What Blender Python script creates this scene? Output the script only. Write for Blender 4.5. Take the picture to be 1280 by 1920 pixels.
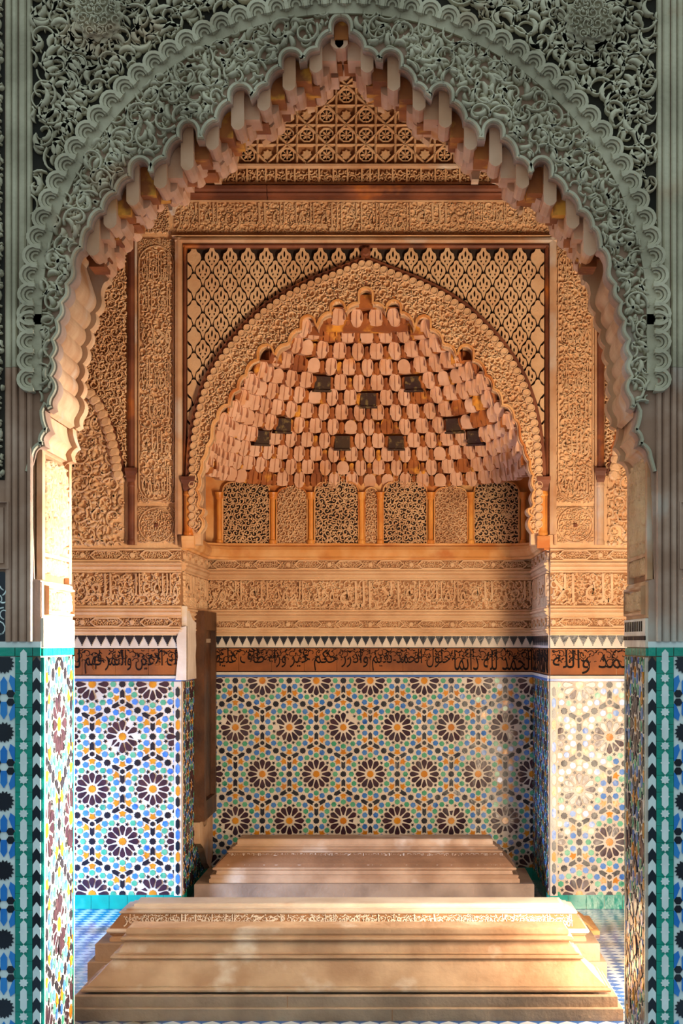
import bpy, math, random, unicodedata
import numpy as np
from mathutils import Vector, Matrix
from mathutils.geometry import tessellate_polygon

for o in list(bpy.data.objects): bpy.data.objects.remove(o)
SC = bpy.context.scene
COL = SC.collection
# ------------------------------------------------------------------ camera
FPX = 3100.0; CX = .222; CZ = 1.6; VX = 755.0; VY = 1205.0
KF, KB, KW, KN = 493.0, 450.0, 312.0, 278.0
YF, YB, YW, YN = FPX/KF, FPX/KB, FPX/KW, FPX/KN
cam = bpy.data.cameras.new('camera'); camo = bpy.data.objects.new('camera', cam); COL.objects.link(camo)
camo.location = (CX, 0, CZ); camo.rotation_euler = (math.pi/2, 0, 0)
cam.sensor_width = 36.0; cam.lens = FPX/1920*36.0
cam.shift_x = (640-VX)/1920; cam.shift_y = (VY-960)/1920
cam.clip_start = .05; cam.clip_end = 200
SC.camera = camo
# ------------------------------------------------------------------ world, lights, exposure
SC.view_settings.view_transform = 'Standard'; SC.view_settings.look = 'None'
SC.view_settings.gamma = 1.0; SC.view_settings.exposure = 0.38
SC.view_settings.use_curve_mapping = False
w = bpy.data.worlds.new('sky'); SC.world = w; w.use_nodes = True
bg = w.node_tree.nodes['Background']; bg.inputs[1].default_value = .70
tc = w.node_tree.nodes.new('ShaderNodeTexCoord'); sx = w.node_tree.nodes.new('ShaderNodeSeparateXYZ'); wr = w.node_tree.nodes.new('ShaderNodeValToRGB'); mr = w.node_tree.nodes.new('ShaderNodeMapRange')
mr.inputs[1].default_value = -1; mr.inputs[2].default_value = 1
w.node_tree.links.new(tc.outputs['Generated'], sx.inputs[0]); w.node_tree.links.new(sx.outputs['Z'], mr.inputs[0]); w.node_tree.links.new(mr.outputs[0], wr.inputs[0]); w.node_tree.links.new(wr.outputs[0], bg.inputs[0])
el = wr.color_ramp.elements; el[0].position = .47; el[0].color = (.20, .20, .18, 1); el[1].position = 1.0; el[1].color = (1.0, 1.30, 1.36, 1)
e = el.new(.54); e.color = (.60, .75, .77, 1)
def area(name, loc, target, sx, sy, power, color, spread=180):
    l = bpy.data.lights.new(name, 'AREA'); l.shape = 'RECTANGLE'; l.size = sx; l.size_y = sy
    l.energy = power; l.color = color; l.spread = math.radians(spread)
    o = bpy.data.objects.new(name, l); COL.objects.link(o); o.location = loc
    d = Vector(target)-Vector(loc); o.rotation_euler = d.to_track_quat('-Z', 'Y').to_euler()
    return o
# daylight off the sunlit paving in the doorway beside the right pier
area('doorway_daylight_right', (1.64, 6.85, .9), (-2.8, 9.6, 2.0), .50, 1.6, 165, (1.0, .78, .54))
# white daylight from the open right side of the tomb room
area('side_daylight_right', (3.25, 7.9, 1.0), (-1.16, 6.6, 1.02), 1.2, 1.4, 110, (1.0, .95, .86), spread=36)
# blue skylight from the open left side of the tomb room
area('side_daylight_left', (-3.25, 9.0, .6), (-1.6, 9.7, .0), .8, 1.0, 80, (.34, .56, 1.0), spread=100)

# ------------------------------------------------------------------ helpers: frames and mesh builder
class Fr:
    def __init__(s, O, U, V, N):
        s.O, s.U, s.V, s.N = [np.array(a, float) for a in (O, U, V, N)]
    def p(s, u, v, h): return s.O+u*s.U+v*s.V+h*s.N
    def arr(s, uv, h):
        uv = np.asarray(uv, float); h = np.broadcast_to(np.asarray(h, float), (len(uv),))
        return s.O+uv[:, :1]*s.U+uv[:, 1:2]*s.V+h[:, None]*s.N
    def mat(s, u, v, h, a=0.0, sx=1.0):
        c, q = math.cos(a), math.sin(a)
        X = (s.U*c+s.V*q)*sx; Y = -s.U*q+s.V*c; o = s.p(u, v, h)
        return Matrix(((X[0], Y[0], s.N[0], o[0]), (X[1], Y[1], s.N[1], o[1]), (X[2], Y[2], s.N[2], o[2]), (0, 0, 0, 1)))
LOC = Fr((0, 0, 0), (1, 0, 0), (0, 1, 0), (0, 0, 1))
def facing(Y): return Fr((0, Y, 0), (1, 0, 0), (0, 0, 1), (0, -1, 0))
FF, FB, FW, FN = facing(YF), facing(YB), facing(YW), facing(YN)
NH = 1.106                                         # half width of the recess
JH = 1.156                                         # half width of the near opening
FNL = Fr((-NH, 0, 0), (0, 1, 0), (0, 0, 1), (1, 0, 0))
FNR = Fr((NH, 0, 0), (0, -1, 0), (0, 0, 1), (-1, 0, 0))
FJL = Fr((-JH, 0, 0), (0, 1, 0), (0, 0, 1), (1, 0, 0))
FJR = Fr((JH, 0, 0), (0, -1, 0), (0, 0, 1), (-1, 0, 0))
def PX(k):
    return lambda x, y: (CX+(x-VX)/k, CZ-(y-VY)/k)
PF, PB, PW, PN = PX(KF), PX(KB), PX(KW), PX(KN)
def zw(y): return PW(0, y)[1]

def area2(p):
    p = np.asarray(p); x, y = p[:, 0], p[:, 1]
    return .5*float(np.sum(x*np.roll(y, -1)-np.roll(x, -1)*y))
class MB:
    def __init__(s): s.v = []; s.f = []; s.m = []; s.blocks = []
    def add(s, vs, fs, m=0):
        n = len(s.v); s.v.extend([tuple(map(float, a)) for a in vs])
        s.f.extend([tuple(int(i)+n for i in f) for f in fs]); s.m.extend([m]*len(fs))
    def prism(s, fr, poly, h0, h1, holes=(), m=0, cham=0.0, tess=False, back=False):
        poly = [tuple(map(float, p)) for p in poly]
        if area2(poly) < 0: poly = poly[::-1]
        hs = []
        for h in holes:
            h = [tuple(map(float, p)) for p in h]
            if area2(h) > 0: h = h[::-1]
            hs.append(h)
        n = len(poly)
        if cham and not hs:
            P = np.array(poly); c = P.mean(0); L = np.linalg.norm(P-c, axis=1)[:, None]
            T = c+(P-c)*np.maximum(.2, (L-cham)/np.maximum(L, 1e-6))
            vs = np.vstack([fr.arr(P, h0), fr.arr(P, h1-cham*.8), fr.arr(T, h1)])
            fs = [(i, (i+1) % n, n+(i+1) % n, n+i) for i in range(n)]+[(n+i, n+(i+1) % n, 2*n+(i+1) % n, 2*n+i) for i in range(n)]
            fs.append(tuple(range(2*n, 3*n)))
            s.add(vs, fs, m); return
        loops = [poly]+hs; allp = [p for l in loops for p in l]; N = len(allp)
        vs = np.vstack([fr.arr(allp, h0), fr.arr(allp, h1)])
        fs = []; o = 0
        for l in loops:
            k = len(l)
            fs += [(o+i, o+(i+1) % k, N+o+(i+1) % k, N+o+i) for i in range(k)]; o += k
        if hs or tess:
            tri = tessellate_polygon([[Vector((p[0], p[1], 0)) for p in l] for l in loops])
            for t in tri:
                a = area2([allp[i] for i in t])
                if abs(a) < 1e-12: continue
                t = t if a > 0 else t[::-1]
                fs.append(tuple(N+i for i in t))
                if back: fs.append(tuple(t[::-1]))
        else:
            fs.append(tuple(range(N, N+n)))
            if back: fs.append(tuple(range(n-1, -1, -1)))
        s.add(vs, fs, m)
    def box(s, fr, u0, u1, v0, v1, h0, h1, m=0):
        s.prism(fr, [(u0, v0), (u1, v0), (u1, v1), (u0, v1)], h0, h1, m=m, back=True)
    def ribbon(s, fr, pts, w, h0, h1, m=0, top=.5, closed=False):
        P = np.asarray(pts, float); n = len(P)
        if n < 2: return
        w = np.broadcast_to(np.asarray(w, float), (n,))
        if closed: T = np.roll(P, -1, 0)-np.roll(P, 1, 0)
        else: T = np.gradient(P, axis=0)
        L = np.linalg.norm(T, axis=1)[:, None]; T = T/np.maximum(L, 1e-9)
        Nn = np.stack([-T[:, 1], T[:, 0]], 1)*(w/2)[:, None]
        hh = h0+(h1-h0)*np.minimum(1, w/max(w.max(), 1e-9)*1.3)
        vs = np.vstack([fr.arr(P-Nn, h0), fr.arr(P-Nn*top, hh), fr.arr(P+Nn*top, hh), fr.arr(P+Nn, h0)])
        fs = []
        K = n if closed else n-1
        for r in range(3):
            for i in range(K):
                j = (i+1) % n
                fs.append((r*n+i, r*n+j, (r+1)*n+j, (r+1)*n+i))
        if not closed:
            fs.append((0, n, 2*n, 3*n)); fs.append((4*n-1, 3*n-1, 2*n-1, n-1))
        s.add(vs, fs, m)
    def ribbons(s, fr, P, w, h0, h1, top=.5, flat=False):
        B, n, _ = P.shape; T = np.gradient(P, axis=1); T = T/np.maximum(np.linalg.norm(T, axis=2), 1e-9)[..., None]
        w = np.broadcast_to(w, (B, n)); Nn = np.stack([-T[..., 1], T[..., 0]], 2)*(w/2)[..., None]
        hh = np.full((B, n), h1) if flat else h0+(h1-h0)*np.minimum(1, w/w.max()*1.3); hb = np.full((B, n), h0)
        uv = np.stack([P-Nn, P-Nn*top, P+Nn*top, P+Nn], 1).reshape(-1, 2); h = np.stack([hb, hh, hh, hb], 1).reshape(-1)
        V = fr.arr(uv, h); q = []
        for r in range(3):
            for i in range(n-1): q.append((r*n+i, r*n+i+1, (r+1)*n+i+1, (r+1)*n+i))
        q += [(0, n, 2*n, 3*n), (4*n-1, 3*n-1, 2*n-1, n-1)]
        s.blocks.append((V, (np.array(q)[None]+(np.arange(B)*4*n)[:, None, None]).reshape(-1, 4)))
    def mold(s, fr, a0, a1, prof, vert=False, m=0):
        # prof: list of (across, height); runs along u (or along v when vert)
        n = len(prof); A = []
        for a in (a0, a1):
            for (c, h) in prof: A.append(fr.p(c, a, h) if vert else fr.p(a, c, h))
        fs = []
        for i in range(n-1):
            q = (i, n+i, n+i+1, i+1)
            fs.append(q)
        fs.append(tuple(range(n))); fs.append(tuple(range(2*n-1, n-1, -1)))
        s.add(A, fs, m)
    def rings(s, rs, m=0, cap=True):
        # rs: list of rings (each list of 3d pts, same length), bottom to top
        k = len(rs[0]); vs = [p for r in rs for p in r]; fs = []
        for j in range(len(rs)-1):
            for i in range(k): fs.append((j*k+i, j*k+(i+1) % k, (j+1)*k+(i+1) % k, (j+1)*k+i))
        if cap: fs.append(tuple(range((len(rs)-1)*k, len(rs)*k))); fs.append(tuple(range(k-1, -1, -1)))
        s.add(vs, fs, m)
    def lathe(s, c, prof, seg=14, m=0):
        rs = [[(c[0]+r*math.cos(2*math.pi*i/seg), c[1]+r*math.sin(2*math.pi*i/seg), z) for i in range(seg)] for r, z in prof]
        s.rings(rs, m)
    def mesh(s, name, mats, smooth=False):
        me = bpy.data.meshes.new(name)
        if s.blocks:
            vs = [np.array(s.v, float).reshape(-1, 3)]; o = len(s.v); li = [np.array([i for f in s.f for i in f], np.int32)]; lt = [np.array([len(f) for f in s.f], np.int32)]
            for V, Q in s.blocks: vs.append(V); li.append((Q+o).astype(np.int32).ravel()); lt.append(np.full(len(Q), Q.shape[1], np.int32)); o += len(V)
            vs = np.vstack(vs); li = np.concatenate(li); lt = np.concatenate(lt); ls = np.r_[0, np.cumsum(lt)[:-1]].astype(np.int32)
            me.vertices.add(len(vs)); me.vertices.foreach_set('co', vs.ravel()); me.loops.add(len(li)); me.loops.foreach_set('vertex_index', li)
            me.polygons.add(len(lt)); me.polygons.foreach_set('loop_start', ls); me.polygons.foreach_set('loop_total', lt)
            for a in mats: me.materials.append(a)
            me.update(calc_edges=True); me.validate(); return me
        me.from_pydata(s.v, [], s.f)
        for a in mats: me.materials.append(a)
        if len(mats) > 1: me.polygons.foreach_set('material_index', s.m)
        if smooth: me.polygons.foreach_set('use_smooth', [True]*len(me.polygons))
        me.update(); return me
def link(name, me, parent=None, mw=None):
    o = bpy.data.objects.new(name, me); COL.objects.link(o)
    if mw is not None: o.matrix_world = mw
    if parent is not None:
        o.parent = parent
        o.matrix_parent_inverse = Matrix.Translation(-ROOT_LOC.get(parent.name, Vector((0, 0, 0))))
    return o
ROOT_LOC = {}
def obj(name, mb, mats, parent=None, smooth=False, kind=None, label=None):
    if not isinstance(mats, (list, tuple)): mats = [mats]
    o = link(name, mb.mesh(name, mats, smooth), parent)
    if kind: o['kind'] = kind
    if label: o['label'] = label
    return o
def sub(name, mb, mats, part, smooth=False, kind=None):
    o = link(name, mb.mesh(name, mats if isinstance(mats, (list, tuple)) else [mats], smooth)); o.parent = part
    if kind: o['kind'] = kind
    return o
def thing(name, label, cat, loc, group=None):
    o = bpy.data.objects.new(name, None); COL.objects.link(o); o.location = loc; o.empty_display_size = .1
    ROOT_LOC[o.name] = Vector(loc); o['label'] = label; o['category'] = cat
    if group: o['group'] = group
    return o
def struct(o): o['kind'] = 'structure'; return o

# ------------------------------------------------------------------ materials
def s2l(c):
    return tuple(((x/255)/12.92 if x/255 <= .04045 else ((x/255+.055)/1.055)**2.4) for x in c)
def mkmat(name, c1, c2=None, rough=.8, scale=5.0, bump=.0, bscale=60.0, spec=.3, c3=None, s3=2.0, t3=.55, vor=0.0, vscale=30.0):
    m = bpy.data.materials.new(name); m.use_nodes = True; nt = m.node_tree; N = nt.nodes; L = nt.links
    b = N['Principled BSDF']; b.inputs['Roughness'].default_value = rough
    b.inputs['Specular IOR Level'].default_value = spec
    g = N.new('ShaderNodeNewGeometry')
    def noise(sc, det=4):
        n = N.new('ShaderNodeTexNoise'); n.inputs['Scale'].default_value = sc; n.inputs['Detail'].default_value = det
        L.new(g.outputs['Position'], n.inputs['Vector']); return n
    c1 = s2l(c1); c2 = s2l(c2) if c2 else c1
    n1 = noise(scale)
    r = N.new('ShaderNodeValToRGB'); r.color_ramp.elements[0].position = .36; r.color_ramp.elements[1].position = .64
    r.color_ramp.elements[0].color = (*c1, 1); r.color_ramp.elements[1].color = (*c2, 1)
    L.new(n1.outputs['Fac'], r.inputs['Fac']); out = r.outputs['Color']
    if c3:
        n3 = noise(s3, 6); rr = N.new('ShaderNodeValToRGB')
        rr.color_ramp.elements[0].position = t3; rr.color_ramp.elements[1].position = t3+.12
        L.new(n3.outputs['Fac'], rr.inputs['Fac'])
        mx = N.new('ShaderNodeMix'); mx.data_type = 'RGBA'
        L.new(rr.outputs['Color'], mx.inputs['Factor']); L.new(out, mx.inputs[6]); mx.inputs[7].default_value = (*s2l(c3), 1)
        out = mx.outputs[2]
    L.new(out, b.inputs['Base Color'])
    if bump:
        bp = N.new('ShaderNodeBump'); bp.inputs['Strength'].default_value = bump; bp.inputs['Distance'].default_value = .01
        nb = noise(bscale, 5); L.new(nb.outputs['Fac'], bp.inputs['Height'])
        if vor:
            v = N.new('ShaderNodeTexVoronoi'); v.inputs['Scale'].default_value = vscale; v.feature = 'SMOOTH_F1'
            L.new(g.outputs['Position'], v.inputs['Vector'])
            bp2 = N.new('ShaderNodeBump'); bp2.inputs['Strength'].default_value = vor; bp2.inputs['Distance'].default_value = .02
            L.new(v.outputs['Distance'], bp2.inputs['Height']); L.new(bp.outputs['Normal'], bp2.inputs['Normal'])
            L.new(bp2.outputs['Normal'], b.inputs['Normal'])
        else: L.new(bp.outputs['Normal'], b.inputs['Normal'])
    return m
M = {}
M['plaster'] = mkmat('carved_plaster', (222, 184, 142), (204, 160, 118), bump=.35, bscale=70)
M['plaster_deep'] = mkmat('plaster_ground', (164, 120, 82), (136, 96, 66), bump=.3, bscale=60)
M['ground_dark'] = mkmat('dark_shade_ground', (52, 38, 30), (36, 28, 24), bump=.2)  # dark brown carries the shade of grooves and pierced holes
M['plaster_orange'] = mkmat('ochre_plaster', (206, 140, 74), (226, 176, 120), bump=.2, bscale=30, c3=(188, 110, 52), s3=3, t3=.52)
M['plaster_plain'] = mkmat('plain_plaster', (206, 168, 132), (178, 130, 92), bump=.25, bscale=35, c3=(206, 190, 172), s3=2.5, t3=.56)
M['front'] = mkmat('grey_plaster', (196, 188, 164), (162, 154, 132), bump=.3, bscale=60, c3=(176, 128, 92), s3=1.6, t3=.60)
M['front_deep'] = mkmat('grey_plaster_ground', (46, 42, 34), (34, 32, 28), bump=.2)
M['front_plain'] = mkmat('worn_plaster', (186, 156, 138), (156, 122, 102), bump=.25, bscale=40, c3=(186, 178, 168), s3=2.2, t3=.56)
M['brown'] = mkmat('red_brown_paint', (132, 76, 48), (96, 52, 34), rough=.6, bump=.3, bscale=40, c3=(180, 104, 44), s3=4, t3=.58)
M['muq'] = mkmat('muqarnas_plaster', (220, 176, 146), (200, 150, 116), bump=.2, bscale=30, c3=(208, 142, 84), s3=3.5, t3=.6)
M['muq_or'] = mkmat('ochre_painted_plaster', (176, 104, 50), (132, 72, 40), bump=.2, c3=(226, 158, 60), s3=9, t3=.56)
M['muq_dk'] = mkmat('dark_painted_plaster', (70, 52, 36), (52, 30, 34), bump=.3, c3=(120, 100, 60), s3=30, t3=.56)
M['column'] = mkmat('orange_marble', (226, 156, 72), (198, 112, 40), rough=.4, bump=.1)
M['marble'] = mkmat('old_marble', (184, 150, 118), (154, 118, 88), rough=.5, bump=.2, bscale=45, c3=(206, 188, 168), s3=3, t3=.56)
M['marble_dk'] = mkmat('marble_inscription_ground', (150, 110, 78), (126, 90, 62), bump=.2)
M['slab'] = mkmat('grey_marble', (158, 132, 108), (128, 104, 84), rough=.6, bump=.3, bscale=50, c3=(120, 98, 80), s3=4, t3=.62)
M['wood'] = mkmat('dark_wood', (92, 56, 30), (60, 34, 18), rough=.55, bump=.4, bscale=25)
M['t_white'] = mkmat('white_glaze', (214, 202, 186), (196, 182, 166), rough=.45, spec=.15, scale=9, bump=.2, bscale=25, c3=(176, 140, 104), s3=3.2, t3=.66)
M['t_purple'] = mkmat('aubergine_glaze', (66, 40, 48), (44, 28, 40), rough=.18, spec=.35, scale=14, bump=.1, bscale=25, c3=(112, 76, 56), s3=5, t3=.68)
M['t_green'] = mkmat('green_glaze', (60, 146, 112), (96, 166, 128), rough=.18, spec=.35, scale=16, bump=.1, bscale=25, c3=(38, 116, 96), s3=14, t3=.56)
M['t_blue'] = mkmat('blue_glaze', (56, 112, 186), (84, 130, 190), rough=.18, spec=.35, scale=16, bump=.1, bscale=25, c3=(40, 84, 160), s3=14, t3=.56)
M['t_gold'] = mkmat('honey_glaze', (206, 138, 34), (182, 110, 28), rough=.18, spec=.35, scale=14, bump=.1, bscale=25)
M['t_black'] = mkmat('black_glaze', (30, 27, 36), (22, 22, 30), rough=.30, spec=.35, scale=14, bump=.3, bscale=25)
M['t_teal'] = mkmat('teal_glaze', (0, 150, 130), (10, 128, 114), rough=.2, spec=.5, scale=6, bump=.3, bscale=25, c3=(40, 150, 136), s3=9, t3=.6)
M['t_sky'] = mkmat('bright_blue_glaze', (22, 112, 196), (40, 130, 204), rough=.2, spec=.5, scale=6)
M['t_navy'] = mkmat('navy_glaze', (14, 30, 44), (10, 22, 34), rough=.18, spec=.5)
M['t_pale'] = mkmat('pale_glaze', (222, 234, 234), (204, 218, 218), rough=.25, spec=.5, scale=8)
M['t_brown'] = mkmat('brown_sgraffito_tile', (150, 86, 40), (116, 66, 36), rough=.6, spec=.2, bump=.25, bscale=40)
M['ink'] = mkmat('black_enamel', (24, 18, 16), rough=.7, spec=.1)
M['bluegl'] = mkmat('blue_band_glaze', (66, 110, 178), (56, 96, 164), rough=.2, spec=.5)
M['white_pl'] = mkmat('white_plaster', (226, 212, 196), (200, 182, 164), bump=.3, bscale=30, c3=(170, 146, 124), s3=6, t3=.6)

# ------------------------------------------------------------------ 2d helpers
def quarter(p0, p1, n=7):        # leaves p0 horizontally, arrives at p1 vertically
    return [(p0[0]+(p1[0]-p0[0])*math.sin(t), p1[1]+(p0[1]-p1[1])*math.cos(t)) for t in [math.pi/2*i/n for i in range(1, n+1)]]
def quarter_v(p0, p1, n=7):      # leaves p0 vertically, arrives horizontally
    return [(p0[0]+(p1[0]-p0[0])*(1-math.cos(t)), p0[1]+(p1[1]-p0[1])*math.sin(t)) for t in [math.pi/2*i/n for i in range(1, n+1)]]
def bulge(p0, p1, b, n=6):       # arc bulging to the left of the travel direction by b
    p0 = np.array(p0); p1 = np.array(p1); d = p1-p0; nn = np.array([d[1], -d[0]])/max(np.linalg.norm(d), 1e-9)
    return [tuple(p0+d*t+nn*b*4*t*(1-t)) for t in [i/n for i in range(1, n+1)]]
def profile(ops):
    P = []
    for op in ops:
        k = op[0]; q = (op[1], op[2])
        if k in 'ML': P.append(q)
        elif k == 'Q': P += quarter(P[-1], q)
        elif k == 'V': P += quarter_v(P[-1], q)
        elif k == 'B': P += bulge(P[-1], q, op[3])
    return P
def pip(poly):
    P = np.asarray(poly, float); x0, y0 = P[:, 0], P[:, 1]; x1, y1 = np.roll(x0, -1), np.roll(y0, -1)
    dy = np.where(np.abs(y1-y0) < 1e-12, 1e-12, y1-y0)
    def f(pts):
        pts = np.asarray(pts, float); X = pts[:, :1]; Y = pts[:, 1:2]
        c = ((y0 <= Y) != (y1 <= Y)) & (X < (x1-x0)*(Y-y0)/dy+x0)
        return (c.sum(1) % 2) == 1
    return f
def rect_in(u0, u1, v0, v1):
    return lambda p: (p[:, 0] > u0) & (p[:, 0] < u1) & (p[:, 1] > v0) & (p[:, 1] < v1)
def clip_rect(poly, u0, u1, v0, v1):
    def clip(P, f, inter):
        out = []
        for i in range(len(P)):
            a, b = P[i-1], P[i]
            if f(b):
                if not f(a): out.append(inter(a, b))
                out.append(b)
            elif f(a): out.append(inter(a, b))
        return out
    def ix(u): return lambda a, b: (u, a[1]+(b[1]-a[1])*(u-a[0])/(b[0]-a[0]))
    def iy(v): return lambda a, b: (a[0]+(b[0]-a[0])*(v-a[1])/(b[1]-a[1]), v)
    P = list(poly)
    for f, i in ((lambda p: p[0] >= u0, ix(u0)), (lambda p: p[0] <= u1, ix(u1)), (lambda p: p[1] >= v0, iy(v0)), (lambda p: p[1] <= v1, iy(v1))):
        if len(P) < 3: return []
        P = clip(P, f, i)
    return P
def star(n, r0, r1, a0=0.0):
    return [((r0 if i % 2 == 0 else r1)*math.cos(a0+math.pi*i/n), (r0 if i % 2 == 0 else r1)*math.sin(a0+math.pi*i/n)) for i in range(2*n)]
def ngon(n, r, a0=0.0): return [(r*math.cos(a0+2*math.pi*i/n), r*math.sin(a0+2*math.pi*i/n)) for i in range(n)]
def xf(poly, u, v, a, s=1.0):
    c, q = math.cos(a)*s, math.sin(a)*s
    return [(u+x*c-y*q, v+x*q+y*c) for x, y in poly]
def mirror(P): return [(-x, y) for x, y in P]
def runs(mask, n=3):
    out = []; st = None
    for i, b in enumerate(list(mask)+[False]):
        if b and st is None: st = i
        if not b and st is not None:
            if i-st >= n: out.append((st, i))
            st = None
    return out

# ------------------------------------------------------------------ carved scrollwork
def scrolls(mb, fr, bbox, inside, c, h0, h1, seed, wid=.13, leaf=.26, turns=1.2, m=0, nleaf=3, top=.5, npt=15, flat=False, ll_=(.42, .6), cv=(1.2, 2.4)):
    R = np.random.RandomState(seed); u0, u1, v0, v1 = bbox
    rows = int((v1-v0)/(c*.866))+2; cols = int((u1-u0)/c)+2
    rr, qq = np.meshgrid(np.arange(rows), np.arange(cols), indexing='ij'); rr = rr.ravel(); qq = qq.ravel(); S = len(rr)
    C = np.stack([u0+(qq+(rr % 2)*.5)*c, v0+rr*c*.866], 1)+R.uniform(-.13, .13, (S, 2))*c
    d = np.where((rr+qq) % 2 == 1, 1.0, -1.0)[:, None]; a0 = R.uniform(0, 6.28, (S, 1)); t = np.linspace(0, 1, npt)[None]
    ang = a0+d*t*2*math.pi*turns; rad = c*(.60-.47*t**.9)
    P = np.stack([C[:, :1]+rad*np.cos(ang), C[:, 1:]+rad*np.sin(ang)], 2); w = c*wid*(1.05-.3*t[0])
    def test(X):
        F = X.reshape(-1, 2); return np.concatenate([inside(F[k:k+4000]) for k in range(0, len(F), 4000)]).reshape(X.shape[:2])
    k = test(P); al = k.all(1)
    if al.any(): mb.ribbons(fr, P[al], w, h0, h1, top, flat)
    for b in np.nonzero(k.any(1) & ~al)[0]:
        for x, y in runs(k[b]): mb.ribbons(fr, P[b:b+1, x:y], w[x:y], h0, h1, top, flat)
    tl = np.linspace(0, 1, 7)[None]; wl = c*leaf*np.sin(np.pi*np.clip(tl[0]*.92+.06, 0, 1))**.9
    keep = k.any(1); P = P[keep]; ang = ang[keep]; d = d[keep]; n = len(P)
    if not n: return
    for i in range(nleaf):
        ki = ((.04+.88*i/nleaf+R.uniform(0, .07, n))*(npt-1)).astype(int); ar = np.arange(n)
        th = ang[ar, ki][:, None]+d*(math.pi/2-.6); ll = c*R.uniform(ll_[0], ll_[1], (n, 1)); cur = -d*R.uniform(cv[0], cv[1], (n, 1)); aa = th+cur*tl; st = ll/6
        L = P[ar, ki][:, None, :]+np.stack([np.cumsum(np.cos(aa), 1)*st, np.cumsum(np.sin(aa), 1)*st], 2)
        kk = test(L).all(1)
        if kk.any(): mb.ribbons(fr, L[kk], wl, h0, h1, top, flat)

# ------------------------------------------------------------------ arabic lettering
FORMS = {}
for cp in range(0xFE70, 0xFEFD):
    dcp = unicodedata.decomposition(chr(cp)).split()
    if len(dcp) >= 2 and dcp[0].startswith('<'): FORMS[(''.join(chr(int(x, 16)) for x in dcp[1:]), dcp[0][1:-1])] = chr(cp)
def shape(s):
    items = []; i = 0
    while i < len(s):
        if s[i] == '\u0644' and i+1 < len(s) and s[i+1] in '\u0627\u0623': items.append(s[i:i+2]); i += 2
        else: items.append(s[i]); i += 1
    out = []
    for k, ch in enumerate(items):
        if ch == ' ': out.append(' '); continue
        pj = k > 0 and (items[k-1], 'initial') in FORMS
        nj = k+1 < len(items) and (ch, 'initial') in FORMS and (items[k+1], 'final') in FORMS
        f = 'medial' if pj and nj else 'final' if pj else 'initial' if nj else 'isolated'
        out.append(FORMS.get((ch, f), FORMS.get((ch, 'isolated'), ch)))
    return ''.join(out[::-1])
TXT = {}
def text_geo(s):
    if s not in TXT:
        c = bpy.data.curves.new('lettering', 'FONT'); c.body = shape(s); c.resolution_u = 2; c.extrude = .5
        o = bpy.data.objects.new('lettering', c); COL.objects.link(o)
        d = bpy.context.evaluated_depsgraph_get(); me = o.evaluated_get(d).to_mesh()
        V = np.array([v.co[:] for v in me.vertices]); Fc = [tuple(p.vertices) for p in me.polygons]
        bpy.data.objects.remove(o); bpy.data.curves.remove(c); TXT[s] = (V, Fc)
    return TXT[s]
for s_ in ('لك الاعين والتمر فهم', 'لله الامر وحده', 'والله غالب', 'العز لله', 'الملك', 'يقين', 'محمد والله', 'والله العز', 'لله الا', 'الحمد لله دائما', 'حلول الحمد نعيم', 'وادرر حكم خير', 'وراء طاف عليهم', 'والملك لله', 'الا الله', 'وحده الحمد', 'لله الامر', 'لله الملك', 'الحمد', 'الملك لله', 'وحده', 'الحمد لله', 'البقاء', 'والله', 'العظمه', 'الملك الدائم', 'البقاء لله', 'العزه', 'وحده لا', 'كل نفس', 'ذائقه الموت', 'وانما', 'توفون', 'اجوركم', 'يوم القيامه', 'فمن', 'زحزح', 'عن النار', 'وادخل', 'الجنه', 'فقد فاز'): text_geo(s_)
def lettering(mb, fr, s, u0, u1, v0, v1, h0, h1, m=0):
    V, Fc = text_geo(s); a = V.min(0); b = V.max(0)
    uv = np.stack([u0+(V[:, 0]-a[0])/(b[0]-a[0])*(u1-u0), v0+(V[:, 1]-a[1])/(b[1]-a[1])*(v1-v0)], 1)
    mb.add(fr.arr(uv, np.where(V[:, 2] > 0, h1, h0)), Fc, m)

# ------------------------------------------------------------------ outlines traced in wall coordinates
AX = 648.7
def BK(x, y): return ((x-AX)/KB, CZ-(y-VY)/KB)
ops = [('M', 648.7, 137), ('Q', 636, 152), ('L', 636, 164), ('Q', 612, 192), ('L', 605, 194), ('Q', 590, 210), ('L', 577, 213), ('L', 577, 207), ('V', 563, 196), ('Q', 550, 209), ('L', 550, 224),
       ('Q', 526, 251), ('L', 522, 254), ('Q', 507, 267), ('L', 494, 277), ('L', 491, 268), ('V', 476, 255), ('Q', 463, 269), ('L', 463, 283), ('Q', 440, 313), ('L', 436, 316), ('Q', 415, 346), ('L', 402, 346), ('L', 400, 332),
       ('V', 388, 318), ('Q', 376, 332), ('L', 376, 344), ('Q', 352, 377), ('L', 348, 380), ('Q', 327, 404), ('L', 321, 404), ('L', 319, 396), ('V', 306, 381), ('Q', 293, 395), ('L', 293, 411), ('Q', 268, 438), ('L', 264, 440),
       ('Q', 245, 468), ('L', 240, 470), ('Q', 223, 497), ('L', 219, 500), ('Q', 210, 532), ('L', 207, 535), ('Q', 195, 560), ('L', 196, 565), ('B', 185, 594, 5), ('B', 175, 625, 6), ('B', 168, 656, 6), ('B', 161.5, 688, 6), ('B', 158.4, 718, 6),
       ('B', 157, 749, 6), ('B', 160, 784, 7), ('B', 157, 804, -3), ('L', 148, 809), ('L', 143, 802), ('B', 151.7, 843, -3), ('B', 140, 857, -2), ('L', 143, 869), ('Q', 125.4, 888), ('L', 124.5, 914)]
PL = [BK(x, y) for x, y in profile(ops)]                    # left half, apex down to the jamb head
JTOP = zw(1205)  # not used
zj0 = PB(0, 914)[1]; zj1 = PB(0, 1096)[1]
JU = PB(124.5, 0)[0]                                         # upper jamb x (negative)
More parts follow.
